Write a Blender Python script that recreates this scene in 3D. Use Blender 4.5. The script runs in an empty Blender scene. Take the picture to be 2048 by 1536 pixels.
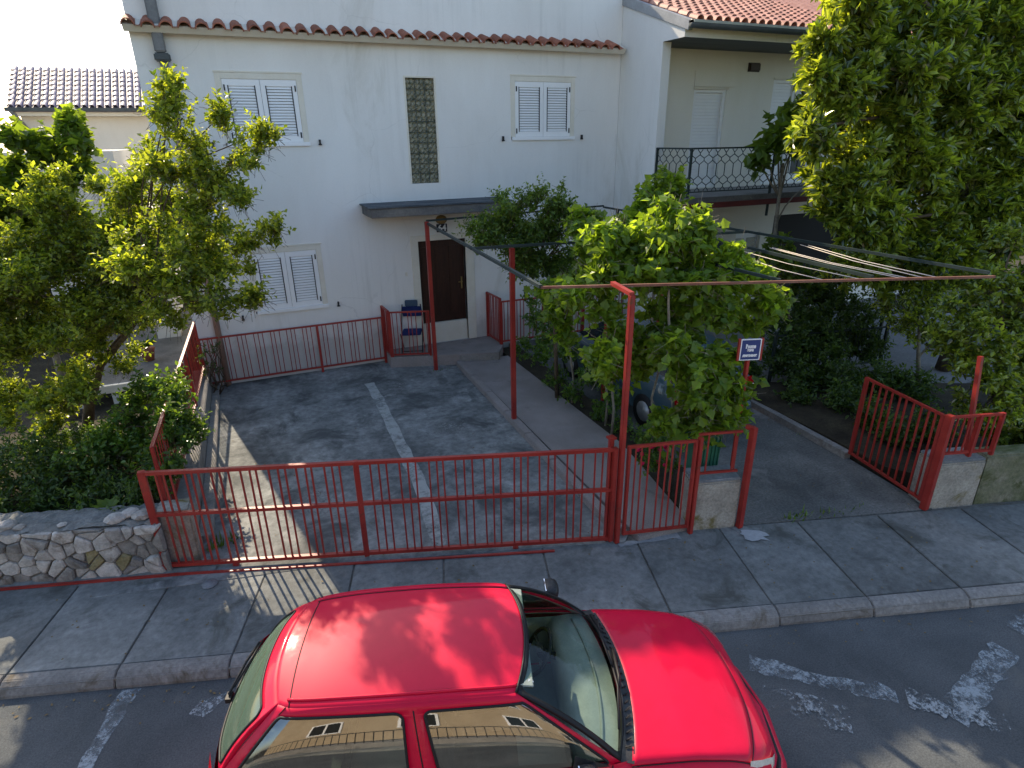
import bpy, bmesh, math, random
import numpy as np
from mathutils import Vector, Matrix
from mathutils.geometry import delaunay_2d_cdt

SC = bpy.context.scene
COL = SC.collection
R = math.radians
random.seed(7)

# ------------------------------------------------------------------ camera
cam = bpy.data.cameras.new('camera')
cam.sensor_fit = 'HORIZONTAL'
cam.sensor_width = 36.0
cam.lens = 36.0 * 1205.0 / 2048.0
cam.clip_end = 500
camo = bpy.data.objects.new('camera', cam)
COL.objects.link(camo)
rt = Vector((0.91588, -0.40126, -0.01254)); up = Vector((0.16229, 0.34150, 0.92576)); bk = Vector((-0.36719, -0.84992, 0.37789))
mw = Matrix((rt, up, bk)).transposed().to_4x4()
mw.translation = Vector((0, 0, 4.65))
camo.matrix_world = mw
SC.camera = camo

# ------------------------------------------------------------------ world, sun, exposure
SUN_EL = 35.5
SUN_DIR = Vector((-0.205, 0.979, 0)).normalized()
sd3 = Vector((SUN_DIR.x * math.cos(R(SUN_EL)), SUN_DIR.y * math.cos(R(SUN_EL)), math.sin(R(SUN_EL))))
world = bpy.data.worlds.new('World')
SC.world = world
world.use_nodes = True
wn = world.node_tree.nodes
bg = wn['Background']
sky = wn.new('ShaderNodeTexSky')
sky.sky_type = 'NISHITA'
sky.sun_disc = False
sky.sun_elevation = R(SUN_EL)
sky.sun_rotation = math.atan2(SUN_DIR.x, SUN_DIR.y)
sky.air_density = 1.0
sky.dust_density = 1.4
sky.ozone_density = 1.0
world.node_tree.links.new(sky.outputs[0], bg.inputs[0])
bg.inputs[1].default_value = 0.15
sun = bpy.data.lights.new('sun', 'SUN')
sun.energy = 4.2
sun.angle = R(0.53)
sun.color = (1.0, 0.84, 0.62)
suno = bpy.data.objects.new('sun', sun)
COL.objects.link(suno)
suno.rotation_euler = sd3.to_track_quat('Z', 'Y').to_euler()
suno.location = (-6, 25, 25)
SC.view_settings.view_transform = 'Standard'
SC.view_settings.look = 'None'
SC.view_settings.exposure = 1.05
SC.view_settings.gamma = 1.0
SC.view_settings.use_curve_mapping = False
SC.cycles.max_bounces = 8
SC.cycles.transparent_max_bounces = 12

# ------------------------------------------------------------------ materials
MATS = {}
def new_mat(name):
    m = bpy.data.materials.new(name); m.use_nodes = True
    return m, m.node_tree.nodes, m.node_tree.links, m.node_tree.nodes['Principled BSDF']

def ramp(n, l, src, stops):
    r = n.new('ShaderNodeValToRGB'); e = r.color_ramp.elements
    while len(e) < len(stops): e.new(0.5)
    for i, (p, c) in enumerate(stops):
        e[i].position = p
        e[i].color = (c[0], c[1], c[2], 1) if isinstance(c, (tuple, list)) else (c, c, c, 1)
    l.new(src, r.inputs[0]); return r.outputs[0]

def noise(n, l, co, scale, detail=6, rough=.6, dist=0.0):
    t = n.new('ShaderNodeTexNoise'); t.inputs['Scale'].default_value = scale
    t.inputs['Detail'].default_value = detail; t.inputs['Roughness'].default_value = rough
    t.inputs['Distortion'].default_value = dist
    l.new(co, t.inputs['Vector']); return t.outputs['Fac']

def mixc(n, l, fac, a, b, mode='MIX'):
    x = n.new('ShaderNodeMix'); x.data_type = 'RGBA'; x.blend_type = mode
    for i, v in ((0, fac), (6, a), (7, b)):
        if hasattr(v, 'links') or hasattr(v, 'is_linked'): l.new(v, x.inputs[i])
        elif isinstance(v, (int, float)): x.inputs[i].default_value = v
        else: x.inputs[i].default_value = (v[0], v[1], v[2], 1)
    return x.outputs[2]

def M(name, a, b=None, s1=1.0, s2=18.0, rough=.8, bump=.15, spec=.3, stain=None, stain_s=.7, stain_lo=.55, fine=.35, metal=0.0, stretch=None, island=0.0, bs=None, coat=0.0, obj=False):
    if name in MATS: return MATS[name]
    m, n, l, p = new_mat(name)
    b = b or a
    if obj:
        tc = n.new('ShaderNodeTexCoord'); co = tc.outputs['Object']
    else:
        g = n.new('ShaderNodeNewGeometry'); co = g.outputs['Position']
    if stretch:
        mp = n.new('ShaderNodeMapping'); mp.inputs['Scale'].default_value = stretch
        l.new(co, mp.inputs['Vector']); co2 = mp.outputs[0]
    else: co2 = co
    c = ramp(n, l, noise(n, l, co2, s1, 8, .62, .3), [(.34, a), (.66, b)])
    f = ramp(n, l, noise(n, l, co, s2, 6, .7), [(.25, 1 - fine), (.75, 1 + fine)])
    c = mixc(n, l, 1.0, c, f, 'MULTIPLY')
    if stain:
        st = ramp(n, l, noise(n, l, co2, stain_s, 9, .68, .6), [(stain_lo, 0.0), (stain_lo + .13, 1.0)])
        c = mixc(n, l, st, c, stain)
    if island:
        gg = n.new('ShaderNodeObjectInfo')
        v = ramp(n, l, gg.outputs['Random'], [(0, 1 - island), (1, 1 + island)])
        c = mixc(n, l, 1.0, c, v, 'MULTIPLY')
    l.new(c, p.inputs['Base Color'])
    p.inputs['Roughness'].default_value = rough
    p.inputs['Specular IOR Level'].default_value = spec
    p.inputs['Metallic'].default_value = metal
    p.inputs['Coat Weight'].default_value = coat
    p.inputs['Coat Roughness'].default_value = .06
    if bump:
        bn = n.new('ShaderNodeBump'); bn.inputs['Strength'].default_value = bump; bn.inputs['Distance'].default_value = .02
        l.new(noise(n, l, co, bs or s2 * 1.7, 8, .7), bn.inputs['Height']); l.new(bn.outputs[0], p.inputs['Normal'])
    MATS[name] = m
    return m

def leafmat(name, a, b, trans=.45, rough=.38, spec=.5, tcol=None):
    m, n, l, p = new_mat(name)
    g = n.new('ShaderNodeNewGeometry')
    c = ramp(n, l, g.outputs['Random Per Island'], [(0, a), (.72, b), (1, tuple(min(1, x * 1.35) for x in b))])
    big = ramp(n, l, noise(n, l, g.outputs['Position'], 1.6, 4), [(.3, .72), (.7, 1.25)])
    c = mixc(n, l, 1.0, c, big, 'MULTIPLY')
    l.new(c, p.inputs['Base Color']); p.inputs['Roughness'].default_value = rough; p.inputs['Specular IOR Level'].default_value = spec
    t = n.new('ShaderNodeBsdfTranslucent')
    tc = mixc(n, l, 1.0, c, tcol or (2.9, 2.5, .9), 'MULTIPLY')
    l.new(tc, t.inputs['Color'])
    mx = n.new('ShaderNodeMixShader'); mx.inputs[0].default_value = trans
    l.new(p.outputs[0], mx.inputs[1]); l.new(t.outputs[0], mx.inputs[2])
    l.new(mx.outputs[0], n['Material Output'].inputs['Surface'])
    MATS[name] = m
    return m

def glassmat(name, tint, refl=.06, rough=.0, boost=1.0, haze=0.0, hazec=(.25, .32, .25)):
    m, n, l, p = new_mat(name)
    tr = n.new('ShaderNodeBsdfTransparent'); tr.inputs[0].default_value = (*tint, 1)
    gl = n.new('ShaderNodeBsdfGlossy'); gl.inputs['Roughness'].default_value = rough
    lw = n.new('ShaderNodeFresnel'); lw.inputs['IOR'].default_value = 1.55
    ml = n.new('ShaderNodeMath'); ml.operation = 'MULTIPLY_ADD'; ml.use_clamp = True
    ml.inputs[1].default_value = boost; ml.inputs[2].default_value = refl
    l.new(lw.outputs[0], ml.inputs[0])
    mx = n.new('ShaderNodeMixShader'); l.new(ml.outputs[0], mx.inputs[0]); l.new(tr.outputs[0], mx.inputs[1]); l.new(gl.outputs[0], mx.inputs[2])
    out = mx.outputs[0]
    if haze:  # diffuse mix that stands in for light on the pane
        df = n.new('ShaderNodeBsdfDiffuse'); df.inputs[0].default_value = (*hazec, 1)
        m2 = n.new('ShaderNodeMixShader'); m2.inputs[0].default_value = haze
        l.new(out, m2.inputs[1]); l.new(df.outputs[0], m2.inputs[2]); out = m2.outputs[0]
    l.new(out, n['Material Output'].inputs['Surface'])
    MATS[name] = m
    return m

m_asph = M('asphalt', (.060, .067, .070), (.105, .113, .116), s1=.9, s2=70, rough=.9, bump=.35, fine=.5, stain=(.13, .13, .12), stain_s=.6, stain_lo=.57, bs=160)
m_drive = M('driveway_concrete', (.115, .121, .118), (.285, .292, .28), s1=.9, s2=8, rough=.92, bump=.3, fine=.5, stain=(.082, .087, .086), stain_s=1.2, stain_lo=.50, bs=60)
m_walk = M('pavement_concrete', (.112, .118, .113), (.215, .222, .21), s1=1.1, s2=12, rough=.9, bump=.25, fine=.35, stain=(.085, .088, .078), stain_s=1.7, stain_lo=.53, island=.14, bs=70)
m_kerb = M('kerb_concrete', (.17, .165, .155), (.27, .26, .24), s1=2.2, s2=24, rough=.9, bump=.4, fine=.35, stain=(.12, .10, .075), stain_s=2.2, island=.15)
m_path = M('washed_concrete', (.24, .21, .19), (.32, .28, .26), s1=1.5, s2=80, rough=.9, bump=.3, fine=.45, stain=(.13, .12, .11), stain_s=1.2, stain_lo=.6)
m_lane = M('old_concrete', (.085, .088, .084), (.17, .172, .16), s1=1.3, s2=30, rough=.95, bump=.45, fine=.5, stain=(.24, .235, .22), stain_s=.9, stain_lo=.58)
m_white = M('white_render', (.72, .70, .655), (.79, .775, .735), s1=.8, s2=45, rough=.9, bump=.14, fine=.03, stretch=(1, 1, .35), stain=(.60, .575, .51), stain_s=.6, stain_lo=.60, bs=90)
def streaks(m):
    n = m.node_tree.nodes; l = m.node_tree.links; p = n['Principled BSDF']
    src = p.inputs['Base Color'].links[0].from_socket
    g = n.new('ShaderNodeNewGeometry'); mp = n.new('ShaderNodeMapping'); mp.inputs['Scale'].default_value = (5, 5, .22); l.new(g.outputs['Position'], mp.inputs['Vector'])
    a = ramp(n, l, noise(n, l, mp.outputs[0], 1.0, 9, .72, .1), [(.50, 0.0), (.78, .55)])
    b = ramp(n, l, noise(n, l, g.outputs['Position'], .55, 4, .6), [(.45, 0.0), (.62, 1.0)])
    x = n.new('ShaderNodeMath'); x.operation = 'MULTIPLY'; l.new(a, x.inputs[0]); l.new(b, x.inputs[1])
    c = mixc(n, l, x.outputs[0], src, (.47, .46, .42))
    # splash dirt low on the wall
    sp = n.new('ShaderNodeSeparateXYZ'); l.new(g.outputs['Position'], sp.inputs[0])
    nz = noise(n, l, g.outputs['Position'], 2.2, 7, .7)
    ad = n.new('ShaderNodeMath'); ad.operation = 'MULTIPLY_ADD'; ad.inputs[1].default_value = -1.1; l.new(nz, ad.inputs[0]); l.new(sp.outputs['Z'], ad.inputs[2])
    d = ramp(n, l, ad.outputs[0], [(0.0, .55), (.28, 0.0)])
    c = mixc(n, l, d, c, (.40, .39, .35))
    # hairline cracks
    vo = n.new('ShaderNodeTexVoronoi'); vo.feature = 'DISTANCE_TO_EDGE'; vo.inputs['Scale'].default_value = .55
    wv = n.new('ShaderNodeMixRGB'); wv.blend_type = 'ADD'; wv.inputs[0].default_value = .35
    tn = n.new('ShaderNodeTexNoise'); tn.inputs['Scale'].default_value = 2.0; tn.inputs['Detail'].default_value = 6; l.new(g.outputs['Position'], tn.inputs['Vector'])
    l.new(g.outputs['Position'], wv.inputs[1]); l.new(tn.outputs['Color'], wv.inputs[2]); l.new(wv.outputs[0], vo.inputs['Vector'])
    k = ramp(n, l, vo.outputs['Distance'], [(0.0, .28), (.005, 0.0)])
    k2 = n.new('ShaderNodeMath'); k2.operation = 'MULTIPLY'; l.new(k, k2.inputs[0]); l.new(ramp(n, l, noise(n, l, g.outputs['Position'], .8, 3), [(.5, 0.0), (.6, 1.0)]), k2.inputs[1])
    c = mixc(n, l, k2.outputs[0], c, (.40, .39, .36))
    l.new(c, p.inputs['Base Color'])
streaks(m_white)
m_cream = M('cream_render', (.74, .70, .60), (.80, .77, .68), s1=.8, s2=45, rough=.9, bump=.12, fine=.04, stretch=(1, 1, .4))
m_pale = M('pale_render', (.62, .58, .50), (.70, .67, .60), s1=.8, s2=45, rough=.9, bump=.12, fine=.05, stretch=(1, 1, .4))
m_trim = M('cream_trim', (.68, .63, .52), (.74, .70, .60), s1=3, s2=40, rough=.7, bump=.05, fine=.05)
m_shut = M('white_shutter_paint', (.80, .80, .79), (.84, .84, .83), s1=3, s2=40, rough=.45, bump=.0, fine=.03)
m_dark = M('dark_metal', (.02, .02, .022), s1=4, s2=30, rough=.5, bump=0, fine=.2)
m_tile = M('terracotta_tile', (.26, .085, .048), (.36, .14, .085), s1=5, s2=40, rough=.8, bump=.2, fine=.3, stain=(.10, .05, .04), stain_s=4, stain_lo=.6, island=.22)
m_tile2 = M('pale_roof_tile', (.38, .17, .12), (.52, .27, .20), s1=5, s2=40, rough=.6, bump=.1, fine=.2, island=.2)
m_tile3 = M('grey_roof_tile', (.19, .165, .215), (.26, .23, .29), s1=5, s2=40, rough=.6, bump=.05, fine=.2, island=.2, spec=.35)
m_conc = M('bare_concrete', (.20, .19, .175), (.30, .285, .26), s1=1.6, s2=25, rough=.9, bump=.35, fine=.3, stain=(.12, .115, .10), stain_s=1.5, stain_lo=.56)
m_pier = M('mossy_concrete', (.27, .25, .21), (.40, .37, .31), s1=3.2, s2=30, rough=.95, bump=.5, fine=.4, stain=(.16, .13, .035), stain_s=2.3, stain_lo=.53)
m_moss = M('mossy_wall', (.10, .115, .05), (.22, .21, .15), s1=2.2, s2=20, rough=.95, bump=.5, fine=.4, stain=(.06, .075, .02), stain_s=1.8, stain_lo=.5)
m_canopy = M('weathered_canopy', (.10, .10, .10), (.19, .175, .155), s1=3, s2=30, rough=.95, bump=.4, fine=.3, stretch=(.4, 1, 1), stain=(.30, .28, .25), stain_s=5, stain_lo=.6)
m_redp = M('red_paint', (.25, .018, .014), (.36, .036, .024), s1=2.5, s2=60, rough=.42, bump=.06, fine=.22, spec=.5, stain=(.15, .045, .022), stain_s=5.5, stain_lo=.585)
m_gal = M('galvanised', (.30, .31, .32), (.40, .41, .42), s1=3, s2=30, rough=.5, bump=.05, fine=.15, metal=.4)
m_pipe_d = M('grey_pipe', (.13, .135, .135), (.20, .20, .195), s1=3, s2=30, rough=.6, bump=.1, fine=.2)
m_pipe_b = M('brown_pipe', (.26, .16, .12), (.34, .22, .17), s1=3, s2=30, rough=.6, bump=.1, fine=.2)
m_green_steel = M('dark_green_steel', (.018, .030, .028), (.03, .045, .042), s1=3, s2=40, rough=.5, bump=.05, fine=.3)
m_rope = M('pale_rope', (.62, .55, .48), (.7, .62, .52), s1=3, s2=40, rough=.8, bump=0, fine=.1)
m_door = M('dark_wood', (.030, .013, .009), (.055, .022, .014), s1=3, s2=30, rough=.4, bump=.1, fine=.3, stretch=(8, 8, .7))
m_brass = M('brass', (.55, .40, .18), s1=3, s2=30, rough=.3, bump=0, fine=.1, metal=.9)
m_soil = M('dark_soil', (.025, .02, .013), (.06, .05, .03), s1=2, s2=30, rough=1, bump=.6, fine=.5)
m_yard = M('yard_paving', (.17, .17, .17), (.24, .24, .235), s1=1, s2=30, rough=.9, bump=.3, fine=.3)
m_soffit = M('grey_soffit', (.10, .11, .105), (.14, .15, .14), s1=1, s2=30, rough=.8, bump=.1, fine=.15, stretch=(.3, 6, 1))
m_gutter = M('gutter_metal', (.34, .34, .28), (.45, .45, .38), s1=2, s2=30, rough=.5, bump=0, fine=.1)
m_gutter_d = M('gutter_dark', (.05, .06, .06), (.08, .09, .09), s1=2, s2=30, rough=.5, bump=0, fine=.1)
m_maroon = M('maroon_edge', (.10, .018, .016), (.15, .03, .025), s1=2, s2=30, rough=.7, bump=.1, fine=.2)
m_bark = M('bark', (.07, .05, .032), (.14, .105, .07), s1=6, s2=30, rough=.95, bump=.7, fine=.4, stretch=(3, 3, .8))
m_bark2 = M('pale_bark', (.20, .17, .13), (.30, .26, .20), s1=6, s2=30, rough=.95, bump=.6, fine=.4)
m_black = M('shade_black', (.008, .008, .008), s1=2, s2=20, rough=.7, bump=0, fine=.1)  # black fill: the darkness inside openings put into the colour
m_stone = M('pale_stone', (.24, .225, .20), (.42, .39, .35), s1=7, s2=40, rough=.9, bump=.45, fine=.3, stain=(.15, .125, .10), stain_s=5, stain_lo=.54, island=.42)
m_lichen = M('lichen_stone', (.20, .17, .08), (.30, .26, .15), s1=7, s2=40, rough=.95, bump=.45, fine=.4, stain=(.27, .20, .05), stain_s=7, stain_lo=.56)
m_mortar = M('mortar', (.13, .122, .105), (.20, .19, .165), s1=4, s2=30, rough=.95, bump=.5, fine=.4, stain=(.08, .07, .03), stain_s=2, stain_lo=.58)
m_blue = M('blue_fabric', (.012, .022, .10), (.02, .035, .14), s1=6, s2=80, rough=.9, bump=.2, fine=.2)
m_sign = M('sign_blue', (.03, .05, .16), (.04, .06, .19), s1=6, s2=80, rough=.4, bump=0, fine=.05)
m_signw = M('sign_white', (.78, .78, .78), s1=6, s2=80, rough=.4, bump=0, fine=.02)
m_bin = M('green_plastic', (.03, .13, .08), (.04, .16, .10), s1=3, s2=40, rough=.45, bump=0, fine=.1)
m_clay = M('clay_pot', (.26, .09, .05), (.33, .13, .08), s1=3, s2=40, rough=.8, bump=.1, fine=.2)
m_gblock = M('glass_block', (.07, .07, .04), (.30, .27, .17), s1=14, s2=40, rough=.12, bump=.3, fine=.3, stain=(.05, .07, .04), stain_s=16, stain_lo=.52, spec=.6)  # opaque; light from the stair behind is mottled into the colour
m_groom = M('stair_wall', (.34, .27, .13), (.16, .15, .06), s1=4, s2=10, rough=.8, bump=0, fine=.6, stain=(.05, .05, .03), stain_s=7, stain_lo=.5)
m_number = M('number_plate_dark', (.012, .014, .03), s1=3, s2=30, rough=.3, bump=0, fine=.05)
m_petal = M('red_petal', (.60, .01, .05), (.5, .01, .10), s1=30, s2=80, rough=.6, bump=0, fine=.2)

m_carred, _n, _l, _p = new_mat('red_car_paint')
_g = _n.new('ShaderNodeNewGeometry')
_c = ramp(_n, _l, noise(_n, _l, _g.outputs['Position'], 3.0, 8, .7), [(.3, (.55, .0012, .030)), (.7, (.62, .003, .040))])
_d = ramp(_n, _l, noise(_n, _l, _g.outputs['Position'], 90.0, 5, .8), [(.66, 0.0), (.78, .25)])
_c = mixc(_n, _l, _d, _c, (.62, .25, .22))
_l.new(_c, _p.inputs['Base Color']); _p.inputs['Roughness'].default_value = .5; _p.inputs['Specular IOR Level'].default_value = .16
_p.inputs['Coat Weight'].default_value = .30; _p.inputs['Coat Roughness'].default_value = .10
_r = ramp(_n, _l, noise(_n, _l, _g.outputs['Position'], 11.0, 8, .7), [(.35, .03), (.7, .11)])
_l.new(_r, _p.inputs['Coat Roughness'])
m_carglass = glassmat('car_glass', (.84, .94, .88), .01, 0, .55)
m_carglass_r = glassmat('car_glass_rear', (.62, .76, .66), .06, .05, 1.0, .28, (.20, .30, .21))  # green-grey reflection of the rear pane put into its colour
m_carglass_s = glassmat('car_glass_side', (.55, .62, .56), .16, 0, 1.8)
m_rubber = M('black_rubber', (.012, .012, .013), s1=6, s2=60, rough=.55, bump=0, fine=.2)
m_plastic = M('cowl_plastic', (.020, .020, .021), (.05, .05, .05), s1=9, s2=60, rough=.45, bump=.1, fine=.3)
m_dash = M('grey_dashboard', (.28, .32, .29), (.36, .40, .37), s1=6, s2=90, rough=.7, bump=.05, fine=.1)
m_seat = M('grey_seat_fabric', (.05, .055, .055), (.09, .095, .095), s1=6, s2=90, rough=.95, bump=.1, fine=.2)
m_cabin = M('cabin_trim', (.24, .28, .25), (.30, .34, .30), s1=6, s2=90, rough=.8, bump=0, fine=.1)
m_lens = M('headlamp_lens', (.55, .55, .50), (.7, .7, .66), s1=20, s2=60, rough=.12, bump=.1, fine=.2, coat=.8)
m_tail = M('tail_lamp', (.35, .008, .01), s1=20, s2=60, rough=.2, bump=.1, fine=.2, coat=.6)
m_tealcar = M('blue_grey_car_paint', (.035, .075, .10), (.05, .09, .12), s1=2, s2=60, rough=.3, bump=0, fine=.05, coat=.6)
m_wheel = M('wheel_rim', (.4, .4, .41), s1=6, s2=60, rough=.4, bump=0, fine=.1, metal=.6)

l_pome = leafmat('leaf_light', (.045, .085, .012), (.20, .24, .034), .52, .36, .5, (2.9, 2.65, .8))
l_fig = leafmat('leaf_fig', (.06, .11, .014), (.12, .18, .022), .5, .42)
l_dark = leafmat('leaf_dark', (.022, .052, .010), (.065, .115, .020), .36, .45)
l_hedge = leafmat('leaf_hedge', (.035, .085, .014), (.09, .16, .026), .42, .33)
l_vine = leafmat('leaf_vine', (.08, .145, .014), (.15, .23, .028), .52, .42)
l_mag = leafmat('leaf_glossy', (.025, .055, .010), (.19, .25, .036), .42, .27, 1.0, (3.3, 2.8, .75))
l_back = leafmat('leaf_mid', (.045, .095, .015), (.105, .165, .025), .45, .40)

# ------------------------------------------------------------------ object helpers
MATX = {}
def link(o): COL.objects.link(o); return o
def tag(o, label=None, cat=None, group=None, kind=None):
    if label: o['label'] = label
    if cat: o['category'] = cat
    if group: o['group'] = group
    if kind: o['kind'] = kind
    return o
def thing(name, label, cat, loc=(0, 0, 0), rz=0.0, group=None):
    o = bpy.data.objects.new(name, None); link(o)
    o.empty_display_size = .2
    o.location = loc; o.rotation_euler = (0, 0, rz)
    MATX[o] = Matrix.Translation(Vector(loc)) @ Matrix.Rotation(rz, 4, 'Z')
    return tag(o, label, cat, group)
def root_matrix(p):
    while p is not None:
        if p in MATX: return MATX[p]
        p = p.parent
    return Matrix.Identity(4)

class MB:
    """collects polygons in world coordinates"""
    def __init__(s): s.v = []; s.f = []; s.sm = []
    def add(s, vs, fs, smooth=False):
        k = len(s.v); s.v += [tuple(v) for v in vs]
        for f in fs: s.f.append(tuple(i + k for i in f)); s.sm.append(smooth)
        return s
    def box(s, x0, x1, y0, y1, z0, z1):
        return s.add([(x0, y0, z0), (x1, y0, z0), (x1, y1, z0), (x0, y1, z0), (x0, y0, z1), (x1, y0, z1), (x1, y1, z1), (x0, y1, z1)],
                     [(0, 3, 2, 1), (4, 5, 6, 7), (0, 1, 5, 4), (1, 2, 6, 5), (2, 3, 7, 6), (3, 0, 4, 7)])
    def obox(s, c, ax, ay, az):
        """box about centre c with half-axis vectors"""
        c = Vector(c); ax = Vector(ax); ay = Vector(ay); az = Vector(az)
        vs = [c + i * ax + j * ay + k * az for k in (-1, 1) for i, j in ((-1, -1), (1, -1), (1, 1), (-1, 1))]
        return s.add(vs, [(0, 3, 2, 1), (4, 5, 6, 7), (0, 1, 5, 4), (1, 2, 6, 5), (2, 3, 7, 6), (3, 0, 4, 7)])
    def bar(s, a, b, w, h=None):
        """square section bar from a to b"""
        a = Vector(a); b = Vector(b); d = b - a; L = d.length; d.normalize()
        u = Vector((0, 0, 1)) if abs(d.z) < .9 else Vector((0, 1, 0))
        x = d.cross(u).normalized(); y = x.cross(d).normalized()
        return s.obox((a + b) / 2, d * L / 2, x * w / 2, y * (h or w) / 2)
    def tube(s, pts, rad, n=8, cap=True):
        pts = [Vector(p) for p in pts]; m = len(pts)
        if not hasattr(rad, '__len__'): rad = [rad] * m
        vs = []; ref = None
        for i, p in enumerate(pts):
            d = (pts[min(i + 1, m - 1)] - pts[max(i - 1, 0)]).normalized()
            if ref is None: ref = d.cross(Vector((0, 0, 1)) if abs(d.z) < .9 else Vector((1, 0, 0))).normalized()
            x = (ref - d * ref.dot(d)).normalized(); y = d.cross(x); ref = x
            for k in range(n):
                a = 2 * math.pi * k / n
                vs.append(p + (x * math.cos(a) + y * math.sin(a)) * rad[i])
        fs = [(i * n + k, i * n + (k + 1) % n, (i + 1) * n + (k + 1) % n, (i + 1) * n + k) for i in range(m - 1) for k in range(n)]
        if cap: fs += [tuple(range(n - 1, -1, -1)), tuple((m - 1) * n + k for k in range(n))]
        return s.add(vs, fs, True)
    def prism(s, poly, z0, z1):
        n = len(poly)
        vs = [(p[0], p[1], z0) for p in poly] + [(p[0], p[1], z1) for p in poly]
        return s.add(vs, [tuple(range(n - 1, -1, -1)), tuple(range(n, 2 * n))] + [(i, (i + 1) % n, n + (i + 1) % n, n + i) for i in range(n)])
    def build(s, name, mat, parent=None, bevel=0.0, kind=None, local=False):
        me = bpy.data.meshes.new(name)
        v = s.v
        if parent is not None and not local:
            inv = root_matrix(parent).inverted(); v = [inv @ Vector(p) for p in v]
        me.from_pydata([tuple(p) for p in v], [], s.f)
        me.polygons.foreach_set('use_smooth', s.sm)
        if bevel:
            bm = bmesh.new(); bm.from_mesh(me)
            bmesh.ops.bevel(bm, geom=[e for e in bm.edges if len(e.link_faces) == 2 and e.calc_face_angle(0) > .5], offset=bevel, segments=2, affect='EDGES')
            bm.to_mesh(me); bm.free()
        me.materials.append(mat); me.update()
        o = bpy.data.objects.new(name, me); link(o); o.parent = parent
        if kind: o['kind'] = kind
        return o

def copy_part(src, parent, loc, rot=None, name=None):
    o = src.copy(); link(o); o.parent = parent; o.location = loc
    if rot: o.rotation_euler = rot
    return o

def arr_mesh(name, verts, faces, mat, parent=None, kind=None, smooth=False):
    """fast numpy mesh: verts (N,3), faces (M,3) triangles, in world coords"""
    if parent is not None:
        inv = np.array(root_matrix(parent).inverted()); verts = verts @ inv[:3, :3].T + inv[:3, 3]
    me = bpy.data.meshes.new(name)
    k = faces.shape[1]
    me.vertices.add(len(verts)); me.vertices.foreach_set('co', verts.astype(np.float32).ravel())
    me.loops.add(faces.size); me.loops.foreach_set('vertex_index', faces.astype(np.int32).ravel())
    me.polygons.add(len(faces)); me.polygons.foreach_set('loop_start', np.arange(0, faces.size, k, dtype=np.int32))
    me.polygons.foreach_set('loop_total', np.full(len(faces), k, dtype=np.int32))
    me.polygons.foreach_set('use_smooth', np.full(len(faces), smooth))
    me.materials.append(mat); me.update(calc_edges=True); me.validate()
    o = bpy.data.objects.new(name, me); link(o); o.parent = parent
    if kind: o['kind'] = kind
    return o

def text_mesh(name, txt, size, mat, parent, origin, xdir, zdir, width=None):
    cu = bpy.data.curves.new(name, 'FONT'); cu.body = txt; cu.size = size; cu.align_x = 'CENTER'; cu.align_y = 'CENTER'; cu.extrude = .002; cu.offset = .004
    t = bpy.data.objects.new('tmp_text', cu); link(t)
    me = bpy.data.meshes.new_from_object(t.evaluated_get(bpy.context.evaluated_depsgraph_get()))
    bpy.data.objects.remove(t)
    xs = [v.co.x for v in me.vertices]; w = max(xs) - min(xs)
    k = (width / w) if width else 1.0
    x = Vector(xdir).normalized(); z = Vector(zdir).normalized(); nrm = x.cross(z)
    inv = root_matrix(parent).inverted()
    for v in me.vertices:
        p = Vector(origin) + x * v.co.x * k + z * v.co.y - nrm * v.co.z * -1
        v.co = inv @ p
    me.materials.clear(); me.materials.append(mat)
    o = bpy.data.objects.new(name, me); link(o); o.parent = parent
    return o

# street frame: u along the street (to the right), n towards the houses
SA = R(-17.5)
UX = Vector((math.cos(SA), math.sin(SA), 0)); NX = Vector((-math.sin(SA), math.cos(SA), 0))
def S(u, n, z=0.0): return UX * u + NX * n + Vector((0, 0, z))
GA = R(-19.0)
GX = Vector((math.cos(GA), math.sin(GA), 0)); GN = Vector((-math.sin(GA), math.cos(GA), 0))

# ================================================================== SETTING
def sheet(name, pts, z, mat, thick=.3, kind='structure'):
    b = MB().prism(pts, z - thick, z); o = b.build(name, mat); o['kind'] = kind; return o
def poly_un(l): return [tuple(S(u, n).xy) for u, n in l]

sheet('ground', [(-120, -120), (120, -120), (120, 160), (-120, 160)], -.25, m_soil, .5)
sheet('road', poly_un([(-60, -3.2), (60, -3.2), (60, 4.60), (-60, 4.60)]), -.13, m_asph, .1)
# pavement base, slabs and kerb stones
pav = sheet('pavement', poly_un([(-60, 4.74), (60, 4.74), (60, 6.3), (-60, 6.3)]), -.02, m_mortar, .2)
js = [-12.0, -10.9, -9.75, -8.6, -7.5, -6.45, -5.40, -4.37, -3.34, -2.30, -1.29, -.24, .96, 2.14, 3.26, 4.32, 5.43, 6.62, 7.7, 8.8, 9.9, 11, 12.1, 13.2, 14.3]
for i in range(len(js) - 1):
    a, b = js[i] + .009, js[i + 1] - .009
    dz = random.uniform(-.004, .004)
    n1 = 6.02 if b < 2.2 else 6.14
    m = MB().prism(poly_un([(a, 4.752), (b, 4.752), (b, n1), (a, n1)]), -.1, .0 + dz)
    m.build('paving_slab', m_walk, pav, bevel=.006)
kerb = sheet('kerb', poly_un([(-60, 4.605), (60, 4.605), (60, 4.735), (-60, 4.735)]), -.04, m_mortar, .16)
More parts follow.
